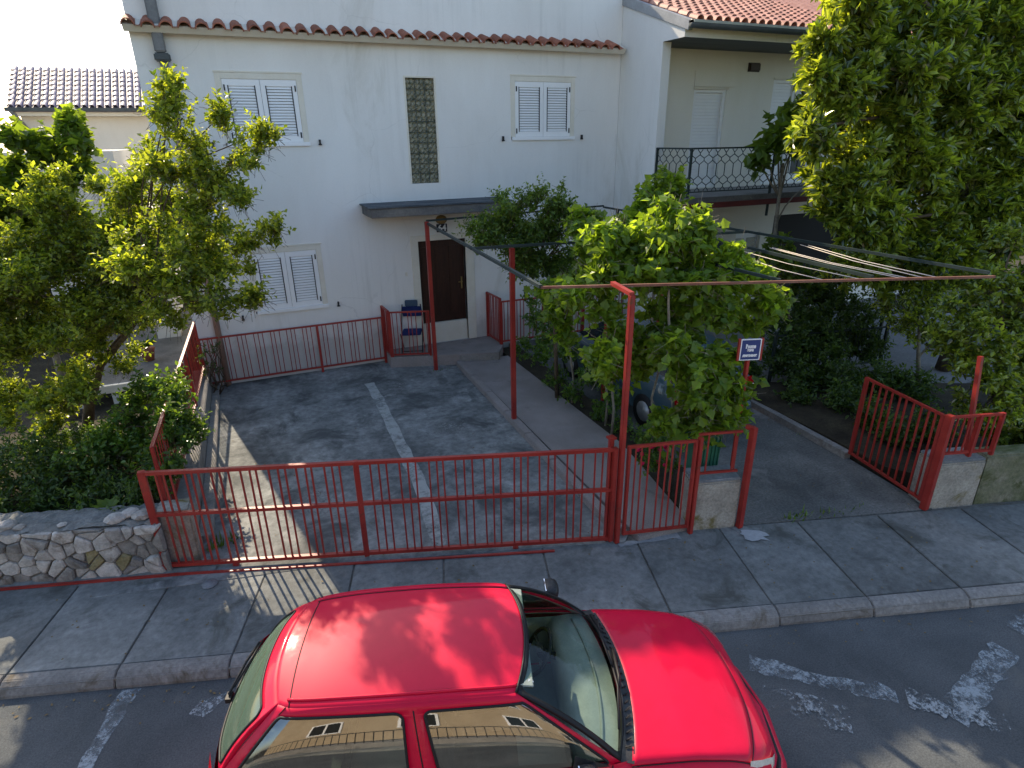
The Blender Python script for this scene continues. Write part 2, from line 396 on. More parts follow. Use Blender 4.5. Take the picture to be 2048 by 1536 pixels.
for i in range(len(js) - 1):
    a, b = js[i] + .006, js[i + 1] - .006
    dz = random.uniform(-.006, .006); dn = random.uniform(-.008, .008)
    prof = [(4.57 + dn, -.2), (4.575 + dn, -.10), (4.61 + dn, -.03 + dz), (4.665 + dn, .004 + dz), (4.745, .006 + dz), (4.745, -.2)]
    vs = [S(a, n, z) for n, z in prof] + [S(b, n, z) for n, z in prof]; k = len(prof)
    m = MB().add(vs, [tuple(range(k)), tuple(range(2 * k - 1, k - 1, -1))] + [(j, k + j, k + (j + 1) % k, (j + 1) % k) for j in range(k)])
    m.build('kerb_stone', m_kerb, kerb, bevel=.008)
# driveway, path, lane, yard, garden
g0 = Vector((-1.46, 6.9)); g1 = Vector((3.59, 5.16))
sheet('driveway', [(-1.1, 6.70), (-2.2, 6.72), tuple(S(-1.4, 6.0).xy), tuple(S(2.0, 6.0).xy), (3.95, 5.35), (3.95, 12.6), (3.95, 12.97), (-1.1, 12.97)], .004, m_drive, .25)
pth = sheet('path', [(3.86, 5.05), (4.62, 4.98), (5.03, 7.2), (5.05, 11.9), (3.98, 11.95)], .075, m_path, .3)
# path edging kerb, separate stones
edging = MB().bar((3.72, 5.25, .03), (3.90, 11.95, .03), .11, .14).build('path_edging', m_mortar, pth)
for i in range(7):
    t0, t1 = i / 7 + .001, (i + 1) / 7 - .001
    a = Vector((3.72, 5.25, 0)).lerp(Vector((3.90, 11.95, 0)), t0); b = Vector((3.72, 5.25, 0)).lerp(Vector((3.90, 11.95, 0)), t1)
    d = (b - a).normalized(); nn = Vector((d.y, -d.x, 0))
    MB().obox((a + b) / 2 + Vector((0, 0, .055)), d * (b - a).length / 2, nn * .07, Vector((0, 0, .06))).build('edging_stone', m_path, pth, bevel=.01)
sheet('bed_soil', [(4.66, 4.98), (5.25, 4.9), (5.45, 6.0), (5.55, 12.5), (5.06, 12.5), (5.04, 7.2)], .06, m_soil, .3)
sheet('lane', [tuple(S(3.5, 6.15).xy), tuple(S(6.25, 6.18).xy), (8.0, 5.4), (8.35, 7.7), (8.4, 12.9), (5.5, 12.9), (5.40, 6.0), (5.27, 4.95)], .0, m_lane, .25)
MB().bar((7.98, 5.45, .03), (8.42, 12.8, .03), .12, .16).build('lane_edging', m_kerb).__setitem__('kind', 'structure')
sheet('yard', [(8.5, 6.5), (24, 3.6), (24, 12.9), (8.5, 12.9)], -.02, m_yard, .2)
sheet('garden_soil', [(-14, 11.3), (-14, 10.65), tuple(S(-3.45, 6.3).xy), (-1.45, 7.2), (-1.45, 20), (-14, 20)], .45, m_soil, .6)
# strip of kerb between stone wall and gate rail
MB().add([S(-12, 5.98, -.01), S(-2.9, 5.98, -.01), S(-2.9, 6.12, .03), S(-12, 6.12, .03)], [(0, 1, 2, 3)]).build('footing_strip', m_walk).__setitem__('kind', 'structure')

# worn paint
def worn_paint(name, col, lo, hi, s):
    m, n, l, p = new_mat(name)
    g = n.new('ShaderNodeNewGeometry')
    p.inputs['Base Color'].default_value = (*col, 1); p.inputs['Roughness'].default_value = .9
    a = noise(n, l, g.outputs['Position'], s, 10, .78); b = noise(n, l, g.outputs['Position'], s * .17, 4, .6)
    ad = n.new('ShaderNodeMath'); ad.operation = 'MULTIPLY_ADD'; ad.inputs[1].default_value = .75; l.new(b, ad.inputs[0]); l.new(a, ad.inputs[2])
    l.new(ramp(n, l, ad.outputs[0], [(lo, 0.0), (hi, 1.0)]), p.inputs['Alpha'])
    return m
m_wline = worn_paint('worn_road_paint', (.27, .31, .33), .78, 1.0, 28)
m_wfaint = worn_paint('faint_road_paint', (.28, .31, .32), .88, 1.06, 26)
m_patch = worn_paint('lime_patch', (.36, .37, .35), .58, .92, 7)
def blob_poly(cx, cy, rx, ry, n, rot=0, jit=.25):
    out = []
    for i in range(n):
        a = 2 * math.pi * i / n; r = 1 + random.uniform(-jit, jit)
        x = rx * math.cos(a) * r; y = ry * math.sin(a) * r
        out.append((cx + x * math.cos(rot) - y * math.sin(rot), cy + x * math.sin(rot) + y * math.cos(rot)))
    return out
def strip(pts, w, n=18, wob=.02):
    """wobbly strip polygon along a polyline of (u,n)"""
    P = []
    L = [0]
    for a, b in zip(pts[:-1], pts[1:]): L.append(L[-1] + math.hypot(b[0] - a[0], b[1] - a[1]))
    def at(t):
        for i in range(len(pts) - 1):
            if t <= L[i + 1] + 1e-6:
                k = (t - L[i]) / (L[i + 1] - L[i]); a, b = pts[i], pts[i + 1]
                d = ((b[0] - a[0]) / (L[i + 1] - L[i]), (b[1] - a[1]) / (L[i + 1] - L[i]))
                return a[0] + k * (b[0] - a[0]), a[1] + k * (b[1] - a[1]), d
    lft, rgt = [], []
    for i in range(n + 1):
        x, y, d = at(L[-1] * i / n); ww = w / 2 + random.uniform(-wob, wob); sx = random.uniform(-wob, wob)
        lft.append((x - d[1] * (ww + sx), y + d[0] * (ww + sx))); rgt.append((x + d[1] * (ww - sx), y - d[0] * (ww - sx)))
    vs = lft + rgt; k = n + 1
    return vs, [(i, k + i, k + i + 1, i + 1) for i in range(n)]
def mark(name, vs, fs, z, mat, un=True):
    b = MB().add([S(p[0], p[1], z) if un else (p[0], p[1], z) for p in vs], fs); o = b.build(name, mat); o['kind'] = 'structure'; return o
for pts, w, mt in [([(-3.2, 4.55), (-3.2, 1.5)], .16, m_wline), ([(2.72, 4.15), (3.3, 3.88), (3.88, 3.64)], .18, m_wline),
                   ([(5.32, 4.0), (4.9, 3.78), (4.2, 3.38)], .24, m_wline), ([(4.3, 3.48), (4.62, 3.22)], .22, m_wfaint), ([(3.95, 3.6), (4.25, 3.45)], .22, m_wfaint), ([(2.65, 3.75), (3.3, 3.45)], .3, m_wfaint), ([(5.62, 4.2), (6.4, 4.5)], .2, m_wline)]:
    vs, fs = strip(pts, w); mz = globals().get('mz', -.127) + .0022; mark('road_marking', vs, fs, mz, mt)
vs = blob_poly(-2.4, 4.28, .16, .09, 12, .8); mark('road_marking', vs, [tuple(range(12))], -.126, m_wfaint)
vs, fs = strip([(1.86, 11.75), (1.87, 10.6), (1.82, 9.0), (1.76, 7.6), (1.66, 6.6), (1.57, 5.88)], .2, 26, .014)
mark('driveway_line', vs, fs, .009, m_patch, False)
vs = blob_poly(3.62, 5.93, .17, .11, 16, -.5, .35); mark('cement_patch', vs, [tuple(range(16))], .010, M('cement_spill', (.36, .37, .37), (.43, .44, .44), s1=5, s2=30, rough=.9, fine=.15))
vs, fs = strip([(1.9, 5.93), (2.35, 6.0), (2.7, 6.04)], .1, 12, .03); mark('cement_patch', vs, fs, .008, M('cement_skim', (.24, .25, .25), (.3, .31, .31), s1=5, s2=30, rough=.9, fine=.2))
for cx, cy, rx, ry, rot in [(2.7, 9.2, .5, .3, .4), (.7, 7.4, .4, .7, 1.0), (2.9, 7.5, .5, .35, .2), (2.2, 11.2, .6, .25, .3), (.9, 10.6, .45, .3, .1)]:
    vs = blob_poly(cx, cy, rx, ry, 20, rot, .3); mark('driveway_stain', vs, [tuple(range(20))], .0085, worn_paint('stain', (.24, .245, .235), .95, 1.15, 6), False)

# ================================================================== HOUSE (main)
YF = 12.97
def wall_holes(x0, x1, z0, z1, y, holes, depth, ydir=1):
    xs = sorted({x0, x1, *[h[0] for h in holes], *[h[1] for h in holes]})
    zs = sorted({z0, z1, *[h[2] for h in holes], *[h[3] for h in holes]})
    b = MB()
    for i in range(len(xs) - 1):
        for j in range(len(zs) - 1):
            cx, cz = (xs[i] + xs[i + 1]) / 2, (zs[j] + zs[j + 1]) / 2
            if any(h[0] < cx < h[1] and h[2] < cz < h[3] for h in holes): continue
            b.add([(xs[i], y, zs[j]), (xs[i + 1], y, zs[j]), (xs[i + 1], y, zs[j + 1]), (xs[i], y, zs[j + 1])], [(0, 1, 2, 3)])
    for h in holes:
        a, c, e, f = h; d = y + depth
        b.add([(a, y, e), (c, y, e), (c, y, f), (a, y, f), (a, d, e), (c, d, e), (c, d, f), (a, d, f)], [(0, 4, 5, 1), (1, 5, 6, 2), (2, 6, 7, 3), (3, 7, 4, 0)])
    return b
H = thing('house', 'large white two storey house with shuttered windows and a strip of terracotta tiles', 'house', (3.6, YF, 0))
WIN = [(-.03, 1.44, 4.57, 5.79), (-.03, 1.39, 1.40, 2.70), (5.66, 7.21, 4.61, 5.86)]
GB = (3.39, 3.99, 3.79, 5.78)
DOOR = (3.42, 4.50, .25, 2.60)
b = wall_holes(-1.2, 8.36, -.2, 7.88, YF, WIN + [GB, DOOR], .16)
b.box(-1.2, 8.355, YF + .45, 17.4, -.2, 7.86)
b.add([(-1.2, YF, -.2), (-1.2, YF, 7.88), (-1.2, YF + .46, 7.88), (-1.2, YF + .46, -.2)], [(0, 1, 2, 3)])
b.add([(-1.2, YF, 7.88), (8.36, YF, 7.88), (8.36, YF + .46, 7.88), (-1.2, YF + .46, 7.88)], [(0, 1, 2, 3)])
b.box(-1.2, 1.05, YF + .001, YF + .45, 7.881, 8.20)  # unseen raised end, stepped to set the shadow edge on bonnet and road
b.build('wall', m_white, H)
# windows with closed louvred shutters
def shutter_window(house, x0, x1, z0, z1, y, mat_frame=m_trim):
    w = MB()
    for a in (x0, x1): 
        s = 1 if a == x0 else -1
        w.box(min(a, a + s * .10), max(a, a + s * .10), y - .012, y + .06, z0 + .06, z1)
    w.box(x0 + .10, x1 - .10, y - .012, y + .06, z1 - .10, z1)
    win = w.build('window', mat_frame, house, bevel=.004)
    MB().box(x0 + .02, x1 + .01, y - .045, y + .05, z0 - .01, z0 + .06).build('sill', m_shut, win, bevel=.006)
    MB().box(x0 - .01, x1 + .02, y - .02, y + .02, z1 + .003, z1 + .03).build('lintel_edge', m_trim, win)
    a, bb = x0 + .103, x1 - .103; mid = (a + bb) / 2
    MB().box(a, bb, y + .11, y + .14, z0 + .06, z1 - .1).build('backing', m_pipe_d, win)  # dark grey sheet, painted as the shade in the gaps between slats
    zb, zt = z0 + .062, z1 - .103
    proto = None
    for k, (p, q) in enumerate(((a, mid - .003), (mid + .003, bb))):
        f = MB(); st = .085
        f.box(p, p + st, y - .004, y + .04, zb, zt); f.box(q - st, q, y - .004, y + .04, zb, zt)
        f.box(p + st, q - st, y - .004, y + .04, zb, zb + .11); f.box(p + st, q - st, y - .004, y + .04, zt - .11, zt)
        f.build('shutter', m_shut, win, bevel=.003)
        for xx in (p + st + .006, q - st - .006): MB().box(xx - .008, xx + .008, y - .007, y + .012, zb + .10, zt - .10).build('louvre_guide', m_dark, win)
        n = 17; zs = zb + .11; dz = (zt - zb - .22) / n
        for i in range(n):
            if proto is None:
                s = MB(); L = (q - p) / 2 - st - .015
                s.obox((0, 0, 0), (L, 0, 0), (0, .012, .0195), (0, .003, -.002)); proto = s.build('slat', m_shut, win, local=True)
                o = proto
            else: o = proto.copy(); link(o); o.parent = win
            o.location = Vector(((p + q) / 2, y + .012, zs + dz * (i + .5))) - house.location
        for zz in (zb + .12, zt - .14):
            xx = p + .03 if k == 0 else q - .03
            MB().box(xx - .012, xx + .012, y - .016, y, zz - .05, zz + .05).build('hinge', m_dark, win)
    return win
for w in WIN: shutter_window(H, *w, YF)
for x, z in ((1.63, 4.62), (5.46, 4.64), (7.40, 4.65), (1.60, 1.43), (-.29, 1.36), (-.25, 4.60)):
    MB().box(x - .016, x + .016, YF - .06, YF + .004, z - .045, z + .05).box(x - .03, x + .03, YF - .05, YF - .03, z - .05, z - .025).build('shutter_catch', m_dark, H)
# glass blocks
gx0, gx1, gz0, gz1 = GB
gf = MB().box(gx0 - .03, gx0 + .008, YF - .006, YF + .1, gz0, gz1).box(gx1 - .008, gx1 + .03, YF - .006, YF + .1, gz0, gz1).box(gx0 - .03, gx1 + .03, YF - .006, YF + .1, gz1, gz1 + .03)
gw = gf.build('glass_block_window', m_trim, H)
MB().box(gx0, gx1, YF + .38, YF + .40, gz0, gz1).build('stairwell', m_groom, gw)
mj = MB()
for i in range(4):
    x = gx0 + i * .2; mj.box(x - .006, x + .006, YF + .045, YF + .115, gz0, gz1)
for j in range(11):
    z = gz0 + j * .199; mj.box(gx0, gx1, YF + .05, YF + .11, z - .005, z + .005)
mj.build('grout', M('grey_grout', (.05, .07, .07), (.08, .10, .10), s1=3, s2=30, fine=.2, bump=0), gw)
gp = None
for i in range(3):
    for j in range(10):
        c = Vector((gx0 + .1 + i * .2, YF + .085, gz0 + .0995 + j * .199))
        if gp is None:
            bm = bmesh.new(); bmesh.ops.create_grid(bm, x_segments=6, y_segments=6, size=.093)
            for v in bm.verts: v.co = Vector((v.co.x, -.045 + .018 * math.cos(v.co.x * 60) * math.cos(v.co.y * 60), v.co.y))
            me = bpy.data.meshes.new('glass_block'); bm.to_mesh(me); bm.free(); me.materials.append(m_gblock)
            gp = bpy.data.objects.new('glass_block', me); link(gp); o = gp
        else: o = gp.copy(); link(o)
        o.parent = gw; o.location = c - H.location
# front door
dx0, dx1, dz0, dz1 = DOOR
dr = MB().box(dx0, dx1, YF + .12, YF + .16, .72, dz1).build('door', m_door, H)
for q in range(3):
    xa = dx0 + .08 + q * .32
    MB().box(xa, xa + .25, YF + .105, YF + .121, .9, dz1 - .15).build('door_panel', m_door, dr, bevel=.012)
MB().box(dx1 - .1, dx1 - .07, YF + .09, YF + .12, 1.45, 1.72).box(dx1 - .17, dx1 - .07, YF + .06, YF + .075, 1.6, 1.62).build('door_handle', m_brass, dr)
MB().box(dx0, dx1, YF + .05, YF + .16, .24, .715).build('door_threshold', m_trim, H, bevel=.01)
fr = MB().box(dx0 - .16, dx0, YF - .03, YF + .12, .25, dz1 + .12).box(dx1, dx1 + .2, YF - .03, YF + .12, .25, dz1 + .12).box(dx0, dx1, YF - .03, YF + .12, dz1, dz1 + .12)
fr.build('door_frame', m_trim, H, bevel=.008)
# canopy over the door
cp = MB().prism([(2.3, YF), (2.3, 12.05), (5.25, 12.05), (5.25, YF)], 3.24, 3.42)
cp.build('door_canopy', m_canopy, H, bevel=.015)
MB().box(2.26, 5.29, 12.02, YF - .002, 3.423, 3.45).build('canopy_top', M('canopy_felt', (.055, .065, .075), (.14, .15, .155), s1=4, s2=20, rough=.95, bump=.5, fine=.4, stretch=(.3, 1, 1)), H)
# lamp, house number, door bell
lm = MB(); pts = []
for i in range(7):
    t = i / 6; pts.append((3.98, YF - .01 - .10 * math.sin(t * math.pi / 2), 3.05))
for k in range(6):
    r0 = .13 * math.cos(k / 6 * math.pi / 2); r1 = .13 * math.cos((k + 1) / 6 * math.pi / 2); y0 = YF - .1 * math.sin(k / 6 * math.pi / 2); y1 = YF - .1 * math.sin((k + 1) / 6 * math.pi / 2)
    n = 16
    vs = [(3.98 + r0 * math.cos(2 * math.pi * i / n), y0, 3.03 + r0 * .75 * math.sin(2 * math.pi * i / n)) for i in range(n)] + [(3.98 + r1 * math.cos(2 * math.pi * i / n), y1, 3.03 + r1 * .75 * math.sin(2 * math.pi * i / n)) for i in range(n)]
    lm.add(vs, [(i, (i + 1) % n, n + (i + 1) % n, n + i) for i in range(n)], True)
lm.build('wall_lamp', M('amber_glass', (.24, .15, .05), (.3, .2, .07), s1=6, s2=30, rough=.25, fine=.2, bump=0), H)
npl = MB().box(3.86, 4.10, YF - .02, YF + .002, 2.765, 2.94).build('number_plate', m_number, H, bevel=.004)
text_mesh('digit', '6', .19, m_signw, npl, (3.935, YF - .024, 2.85), (1, 0, 0), (0, 0, 1))
text_mesh('digit', '4', .19, m_signw, npl, (4.03, YF - .024, 2.85), (1, 0, 0), (0, 0, 1))
MB().box(3.09, 3.14, YF - .02, YF + .002, 1.88, 1.96).build('doorbell', m_trim, H, bevel=.004)
# tiled ledge
MB().add([(-1.25, YF, 6.55), (8.3, YF, 6.55), (8.3, YF - .32, 6.42), (-1.25, YF - .32, 6.42), (-1.25, YF, 6.36), (8.3, YF, 6.36), (8.3, YF - .22, 6.33), (-1.25, YF - .22, 6.33)],
         [(0, 3, 2, 1), (3, 7, 6, 2), (7, 4, 5, 6), (0, 4, 7, 3), (1, 2, 6, 5)]).build('eave_ledge', m_trim, H)
def barrel(r=.10, L=.42, n=7, taper=.85, th=.018):
    b = MB()
    for rr, fl in ((r, 1), (r - th, -1)):
        vs = []
        for y, k in ((-L / 2, 1.0), (L / 2, taper)):
            for i in range(n + 1):
                a = math.pi * i / n; vs.append((rr * k * math.cos(a), y, rr * k * math.sin(a)))
        fs = [(i, i + 1, n + 2 + i, n + 1 + i) for i in range(n)]
        b.add(vs, fs if fl > 0 else [f[::-1] for f in fs], True)
    vs = []
    for i in range(n + 1):
        a = math.pi * i / n; vs += [(r * math.cos(a), -L / 2, r * math.sin(a)), ((r - th) * math.cos(a), -L / 2, (r - th) * math.sin(a))]
    b.add(vs, [(2 * i, 2 * i + 1, 2 * i + 3, 2 * i + 2) for i in range(n)])
    return b
tp = None
NT = 35
for i in range(NT):
    loc = Vector((-1.16 + i * 9.42 / NT + random.uniform(-.012, .012), YF - .17, 6.46 + random.uniform(-.008, .008)))
    if tp is None: tp = barrel(.105).build('roof_tile', m_tile, H, local=True); o = tp
    else: o = tp.copy(); link(o)
    o.parent = H; o.location = loc - H.location; o.rotation_euler = (R(20 + random.uniform(-2, 2)), 0, R(random.uniform(-3, 3)))
pan = MB()
for i in range(NT): 
    x = -1.16 + (i + .5) * 9.42 / NT
    pan.add([(x - .07, YF - .36, 6.42), (x, YF - .36, 6.395), (x + .07, YF - .36, 6.42), (x - .07, YF, 6.56), (x, YF, 6.535), (x + .07, YF, 6.56)], [(0, 1, 4, 3), (1, 2, 5, 4)], True)
pan.build('pan_tile', m_tile, H, kind='stuff')
# parapet coping tiles (their scalloped edge is what shades the car bonnet)
tp2 = None
for i in range(42):
    if tp2 is None: tp2 = barrel(.10, .5).build('coping_tile', m_tile, H, local=True); o = tp2
    else: o = tp2.copy(); link(o)
    o.parent = H; o.location = Vector((-1.15 + i * .229, YF + .30, 8.19 if i < 10 else 7.87)) - H.location; o.rotation_euler = (R(6), 0, 0)
# drainpipe
dp = MB().bar((-.78, YF - .14, 8.35), (-.78, YF - .14, 6.05), .17).build('drainpipe', m_pipe_d, H, bevel=.02)
MB().obox((-.77, YF - .13, 5.98), (.12, 0, 0), (0, .1, 0), (0, 0, .06)).build('pipe_hopper', m_gutter_d, dp, bevel=.02)
MB().tube([(-.77, YF - .10, 5.98), (-.77, YF - .09, 4.9)], .065, 12).build('pipe_section', m_pipe_d, dp)
MB().tube([(-.78, YF - .09, 4.88), (-.79, YF - .08, .02)], .058, 12).build('pipe_section', m_pipe_b, dp)
# porch slab
PZ = .25
porch = sheet('porch', [(2.5, YF - .005), (2.5, 12.45), (4.76, 11.72), (5.06, 12.2), (5.06, YF - .005)], PZ, m_path, .5)
for i in range(4):   # tile facing on the step
    a = Vector((3.92, 12.0)).lerp(Vector((4.76, 11.73)), i / 4 + .01); c = Vector((3.92, 12.0)).lerp(Vector((4.76, 11.73)), (i + 1) / 4 - .01)
    d = (c - a); nn = Vector((d.y, -d.x)).normalized() * .012
    MB().add([(a.x, a.y, .06), (c.x, c.y, .06), (c.x, c.y, PZ - .03), (a.x, a.y, PZ - .03)] + [(p.x + nn.x, p.y + nn.y, z) for p, z in ((a, .06), (c, .06), (c, PZ - .03), (a, PZ - .03))],
             [(4, 5, 6, 7), (0, 1, 5, 4), (1, 2, 6, 5), (2, 3, 7, 6), (3, 0, 4, 7)]).build('step_tile', m_conc, porch)

# ================================================================== HOUSE (right)
H2 = thing('house', 'cream house with a balcony behind a dark wrought iron railing', 'house', (11, 12.2, 0))
YB = 12.2
b = MB().box(8.365, 8.57, 11.45, YF + 3, -.2, 6.41)         # side wall end
b.build('side_wall', m_white, H2)
b = MB().add([(8.365, 10.78, 6.41), (8.365, 17, 6.41), (8.365, 17, 8.55), (8.365, 10.78, 6.66)], [(0, 3, 2, 1)])
b.add([(8.365, 10.78, 6.41), (22, 10.78, 6.41), (22, 10.78, 6.67), (8.365, 10.78, 6.67)], [(0, 1, 2, 3)])
b.build('fascia', m_white, H2)
MB().box(8.37, 22, 10.785, YB, 6.415, 6.45).build('soffit', m_soffit, H2)
W2 = [(9.86, 10.79, 3.48, 5.62), (12.2, 12.95, 3.48, 5.86), (13.1, 13.9, 3.48, 5.86), (12.85, 15.6, 0, 2.68), (11.62, 12.45, .05, 2.3)]
b = wall_holes(8.571, 22, -.2, 6.414, YB, W2, .2); b.box(8.57, 22, YB + .3, 17, -.2, 6.4)
b.build('wall', m_cream, H2)
def roller(h, x0, x1, z0, z1, n):
    w = MB().box(x0, x0 + .07, YB + .02, YB + .1, z0, z1).box(x1 - .07, x1, YB + .02, YB + .1, z0, z1).box(x0 + .07, x1 - .07, YB + .02, YB + .1, z1 - .06, z1).build('window', m_shut, h)
    MB().box(x0, x1, YB + .17, YB + .19, z0, z1).build('backing', m_shut, w)
    dz = (z1 - .06 - z0) / n; pr = None
    for i in range(n):
        if pr is None: pr = MB().obox((0, 0, 0), ((x1 - x0) / 2 - .075, 0, 0), (0, .006, -.008), (0, .004, dz * .46)).build('shutter_slat', m_shut, w, local=True); o = pr
        else: o = pr.copy(); link(o); o.parent = w
        o.location = Vector(((x0 + x1) / 2, YB + .08, z0 + dz * (i + .5))) - h.location
    MB().box(x0 - .02, x1 + .05, YB - .025, YB + .02, z1 + .002, z1 + .05).build('lintel_edge', m_trim, w)
roller(H2, *W2[0], 30); roller(H2, *W2[1], 32)
MB().box(9.84, 11.0, YB - .03, YB, 5.68, 6.0).build('shutter_box', m_cream, H2, bevel=.004)
dd = MB().box(13.1, 13.9, YB + .1, YB + .14, 3.48, 5.86).build('balcony_door', m_shut, H2); MB().box(13.25, 13.75, YB + .09, YB + .099, 3.7, 5.7).build('door_glass', m_gutter_d, dd)
MB().box(11.38, 11.66, YB - .07, YB, 6.04, 6.17).box(11.35, 11.69, YB - .02, YB + .001, 6.01, 6.2).build('wall_lamp', M('lamp_bronze', (.05, .035, .025), s1=3, s2=30, rough=.5, fine=.2), H2)
MB().box(12.85, 15.6, YB + .15, YB + .2, -.1, 2.68).build('garage_shade', m_black, H2)  # black panel painted as the shade inside the garage
d2 = MB().box(11.62, 12.45, YB + .1, YB + .14, .05, 2.3).build('back_door', m_shut, H2)
for q in range(2): MB().box(11.69 + q * .38, 11.99 + q * .38, YB + .085, YB + .099, .25, 2.15).build('door_panel', m_gutter, d2, bevel=.01)
# balcony slab
sl = MB().box(8.57, 16, 10.28, YB - .002, 3.30, 3.46).build('balcony_slab', m_conc, H2)
MB().box(8.365, 16, 10.22, 10.278, 3.25, 3.36).box(8.365, 8.569, 10.28, 11.44, 3.25, 3.36).build('slab_edge', m_maroon, sl)
MB().box(8.365, 16, 10.25, 10.279, 3.362, 3.47).box(8.365, 8.569, 10.28, 11.44, 3.362, 3.47).build('slab_upstand', m_canopy, sl)
# railing with wave lattice
RL = thing('railing', 'dark wrought iron lattice railing along the balcony', 'railing', (8.4, 10.28, 3.46))
def rail_panel(p, q, nb):
    p = Vector(p); q = Vector(q); d = q - p
    f = MB(); f.bar(p + Vector((0, 0, .95)), q + Vector((0, 0, .95)), .05, .03); f.bar(p + Vector((0, 0, .12)), q + Vector((0, 0, .12)), .03, .02)
    f.build('rail', m_green_steel, RL)
    def wave(ph):
        pts = []
        seq = [(.12, 0), (.20, 0), (.27, .5), (.33, .5), (.40, -.5), (.45, -.5), (.52, 0.42), (.70, 0.42), (.76, -.5), (.80, -.5), (.87, .5), (.90, 0), (.95, 0)]
        return [(z, x * ph) for z, x in seq]
    st = d.length / nb; dn = d.normalized()
    for i in range(nb):
        ph = 1 if i % 2 else -1
        c = p + dn * st * (i + .5)
        seq = [(.125, 0), (.155, .0), (.20, .47), (.25, .47), (.31, -.47), (.36, -.47), (.43, .47), (.65, .47), (.72, -.47), (.77, -.47), (.83, .47), (.87, .47), (.92, 0), (.945, 0)]
        pts = [c + dn * (x * ph * st) + Vector((0, 0, z)) for z, x in seq]
        MB().tube(pts, .0095, 4).build('baluster', m_green_steel, RL)
rail_panel((8.40, 11.42, 3.46), (8.40, 10.30, 3.46), 10)
rail_panel((8.40, 10.30, 3.46), (10.6, 10.30, 3.46), 20)
rail_panel((10.6, 10.30, 3.46), (14.0, 10.30, 3.46), 30)
for p in ((8.40, 11.42), (8.40, 10.30), (10.6, 10.30), (14.0, 10.30)):
    MB().bar((p[0], p[1], 3.0 if p[1] < 11 else 3.46), (p[0], p[1], 4.42), .04).build('post', m_green_steel, RL)
# roof of tiles
sl_a = math.atan2(7.35 - 6.67, 12.72 - 10.7)
def slope(x, t, off=0):  # t distance up the slope from the eave
    return Vector((x, 10.62 + t * math.cos(sl_a) - off * math.sin(sl_a), 6.66 + t * math.sin(sl_a) + off * math.cos(sl_a)))
rf = MB().add([slope(8.40, 0, 0), slope(22, 0, 0), slope(22, 7.2, 0), slope(8.40, 7.2, 0), slope(8.40, 0, -.08), slope(22, 0, -.08), slope(22, 7.2, -.08), slope(8.40, 7.2, -.08)],
              [(0, 1, 2, 3), (4, 7, 6, 5), (0, 4, 5, 1), (1, 5, 6, 2), (2, 6, 7, 3), (3, 7, 4, 0)]).build('roof', m_tile2, H2)
MB().box(8.45, 21.9, 17.0, 22.0, 0, 8.7).build('rear_block', m_cream, H2)
MB().add([slope(8.33, -.02, .02), slope(8.44, -.02, .02), slope(8.44, 7.2, .02), slope(8.33, 7.2, .02), slope(8.33, -.02, -.16), slope(8.44, -.02, -.16), slope(8.44, 7.2, -.16), slope(8.33, 7.2, -.16)],
         [(0, 1, 2, 3), (4, 7, 6, 5), (0, 4, 5, 1), (1, 5, 6, 2), (2, 6, 7, 3), (3, 7, 4, 0)]).build('verge_flashing', m_gal, H2, bevel=.01)
tp = None; rest = MB(); pit = .215
for c in range(60):
    for r in range(20):
        x = 8.55 + c * pit
        loc = slope(x, .17 + r * .34, .012 + .012)
        if c < 23 and r < 12:
            if tp is None: tp = barrel(.085, .40, 5, .82, .014).build('roof_tile', m_tile2, rf, local=True); o = tp
            else: o = tp.copy(); link(o)
            o.parent = rf; o.location = loc - H2.location; o.rotation_euler = (sl_a - R(2.5), 0, R(random.uniform(-2, 2)))
        else:
            q = [slope(x + .085 * math.cos(a), .34 * r + e, .01 + .085 * math.sin(a)) for e in (-.02, .36) for a in (0, 1.05, 2.09, 3.14)]
            rest.add(q, [(0, 1, 5, 4), (1, 2, 6, 5), (2, 3, 7, 6)], True)
rest.build('far_tile', m_tile2, rf, kind='stuff')
MB().tube([(8.33, 10.56, 6.60), (22, 10.56, 6.60)], .075, 10).build('gutter', m_gutter_d, H2)
MB().box(8.33, 22, 10.48, 10.64, 6.615, 6.66).build('gutter_lip', m_gutter, H2)

# ================================================================== HOUSE (left, behind the tree)
H3 = thing('house', 'beige house with a grey tiled roof behind the tree on the left', 'house', (-3, 18, 0))
K3 = 1.62
def k3(x, y, z): return tuple(np.array((0, 0, 4.65)) + K3 * (np.array((x, y, z)) - np.array((0, 0, 4.65))))
def b3(x0, x1, y0, y1, z0, z1):
    a = k3(x0, y0, z0); c = k3(x1, y1, z1); return MB().box(a[0], c[0], a[1], c[1], max(a[2], -.2), c[2])
H3.location = (-5, 30, 0); MATX[H3] = Matrix.Translation(H3.location)
b3(-4.25, 1, 18.35, 23, 0, 5.33).build('wall', m_pale, H3)
def sl3(x, t, off=0):
    a = R(22); return Vector(k3(x, 17.95 + t * math.cos(a) - off * math.sin(a), 5.42 + t * math.sin(a) + off * math.cos(a)))
r3 = MB().add([sl3(-4.36, 0), sl3(1, 0), sl3(1, 2.75), sl3(-4.62, 2.75), sl3(-4.36, 0, -.1), sl3(1, 0, -.1), sl3(1, 2.75, -.1), sl3(-4.62, 2.75, -.1)],
              [(0, 1, 2, 3), (4, 7, 6, 5), (0, 4, 5, 1), (1, 5, 6, 2), (2, 6, 7, 3), (3, 7, 4, 0)]).build('roof', m_tile3, H3)
tp = None
for c in range(24):
    for r in range(8):
        loc = sl3(-4.29 + c * .155 - r * .035 * max(0, 1 - c / 24), .17 + r * .335, .01)
        if tp is None: tp = barrel(.105, .60, 5, .85, .02).build('roof_tile', m_tile3, r3, local=True); o = tp
        else: o = tp.copy(); link(o)
        o.parent = r3; o.location = loc - H3.location; o.rotation_euler = (R(20), 0, 0)
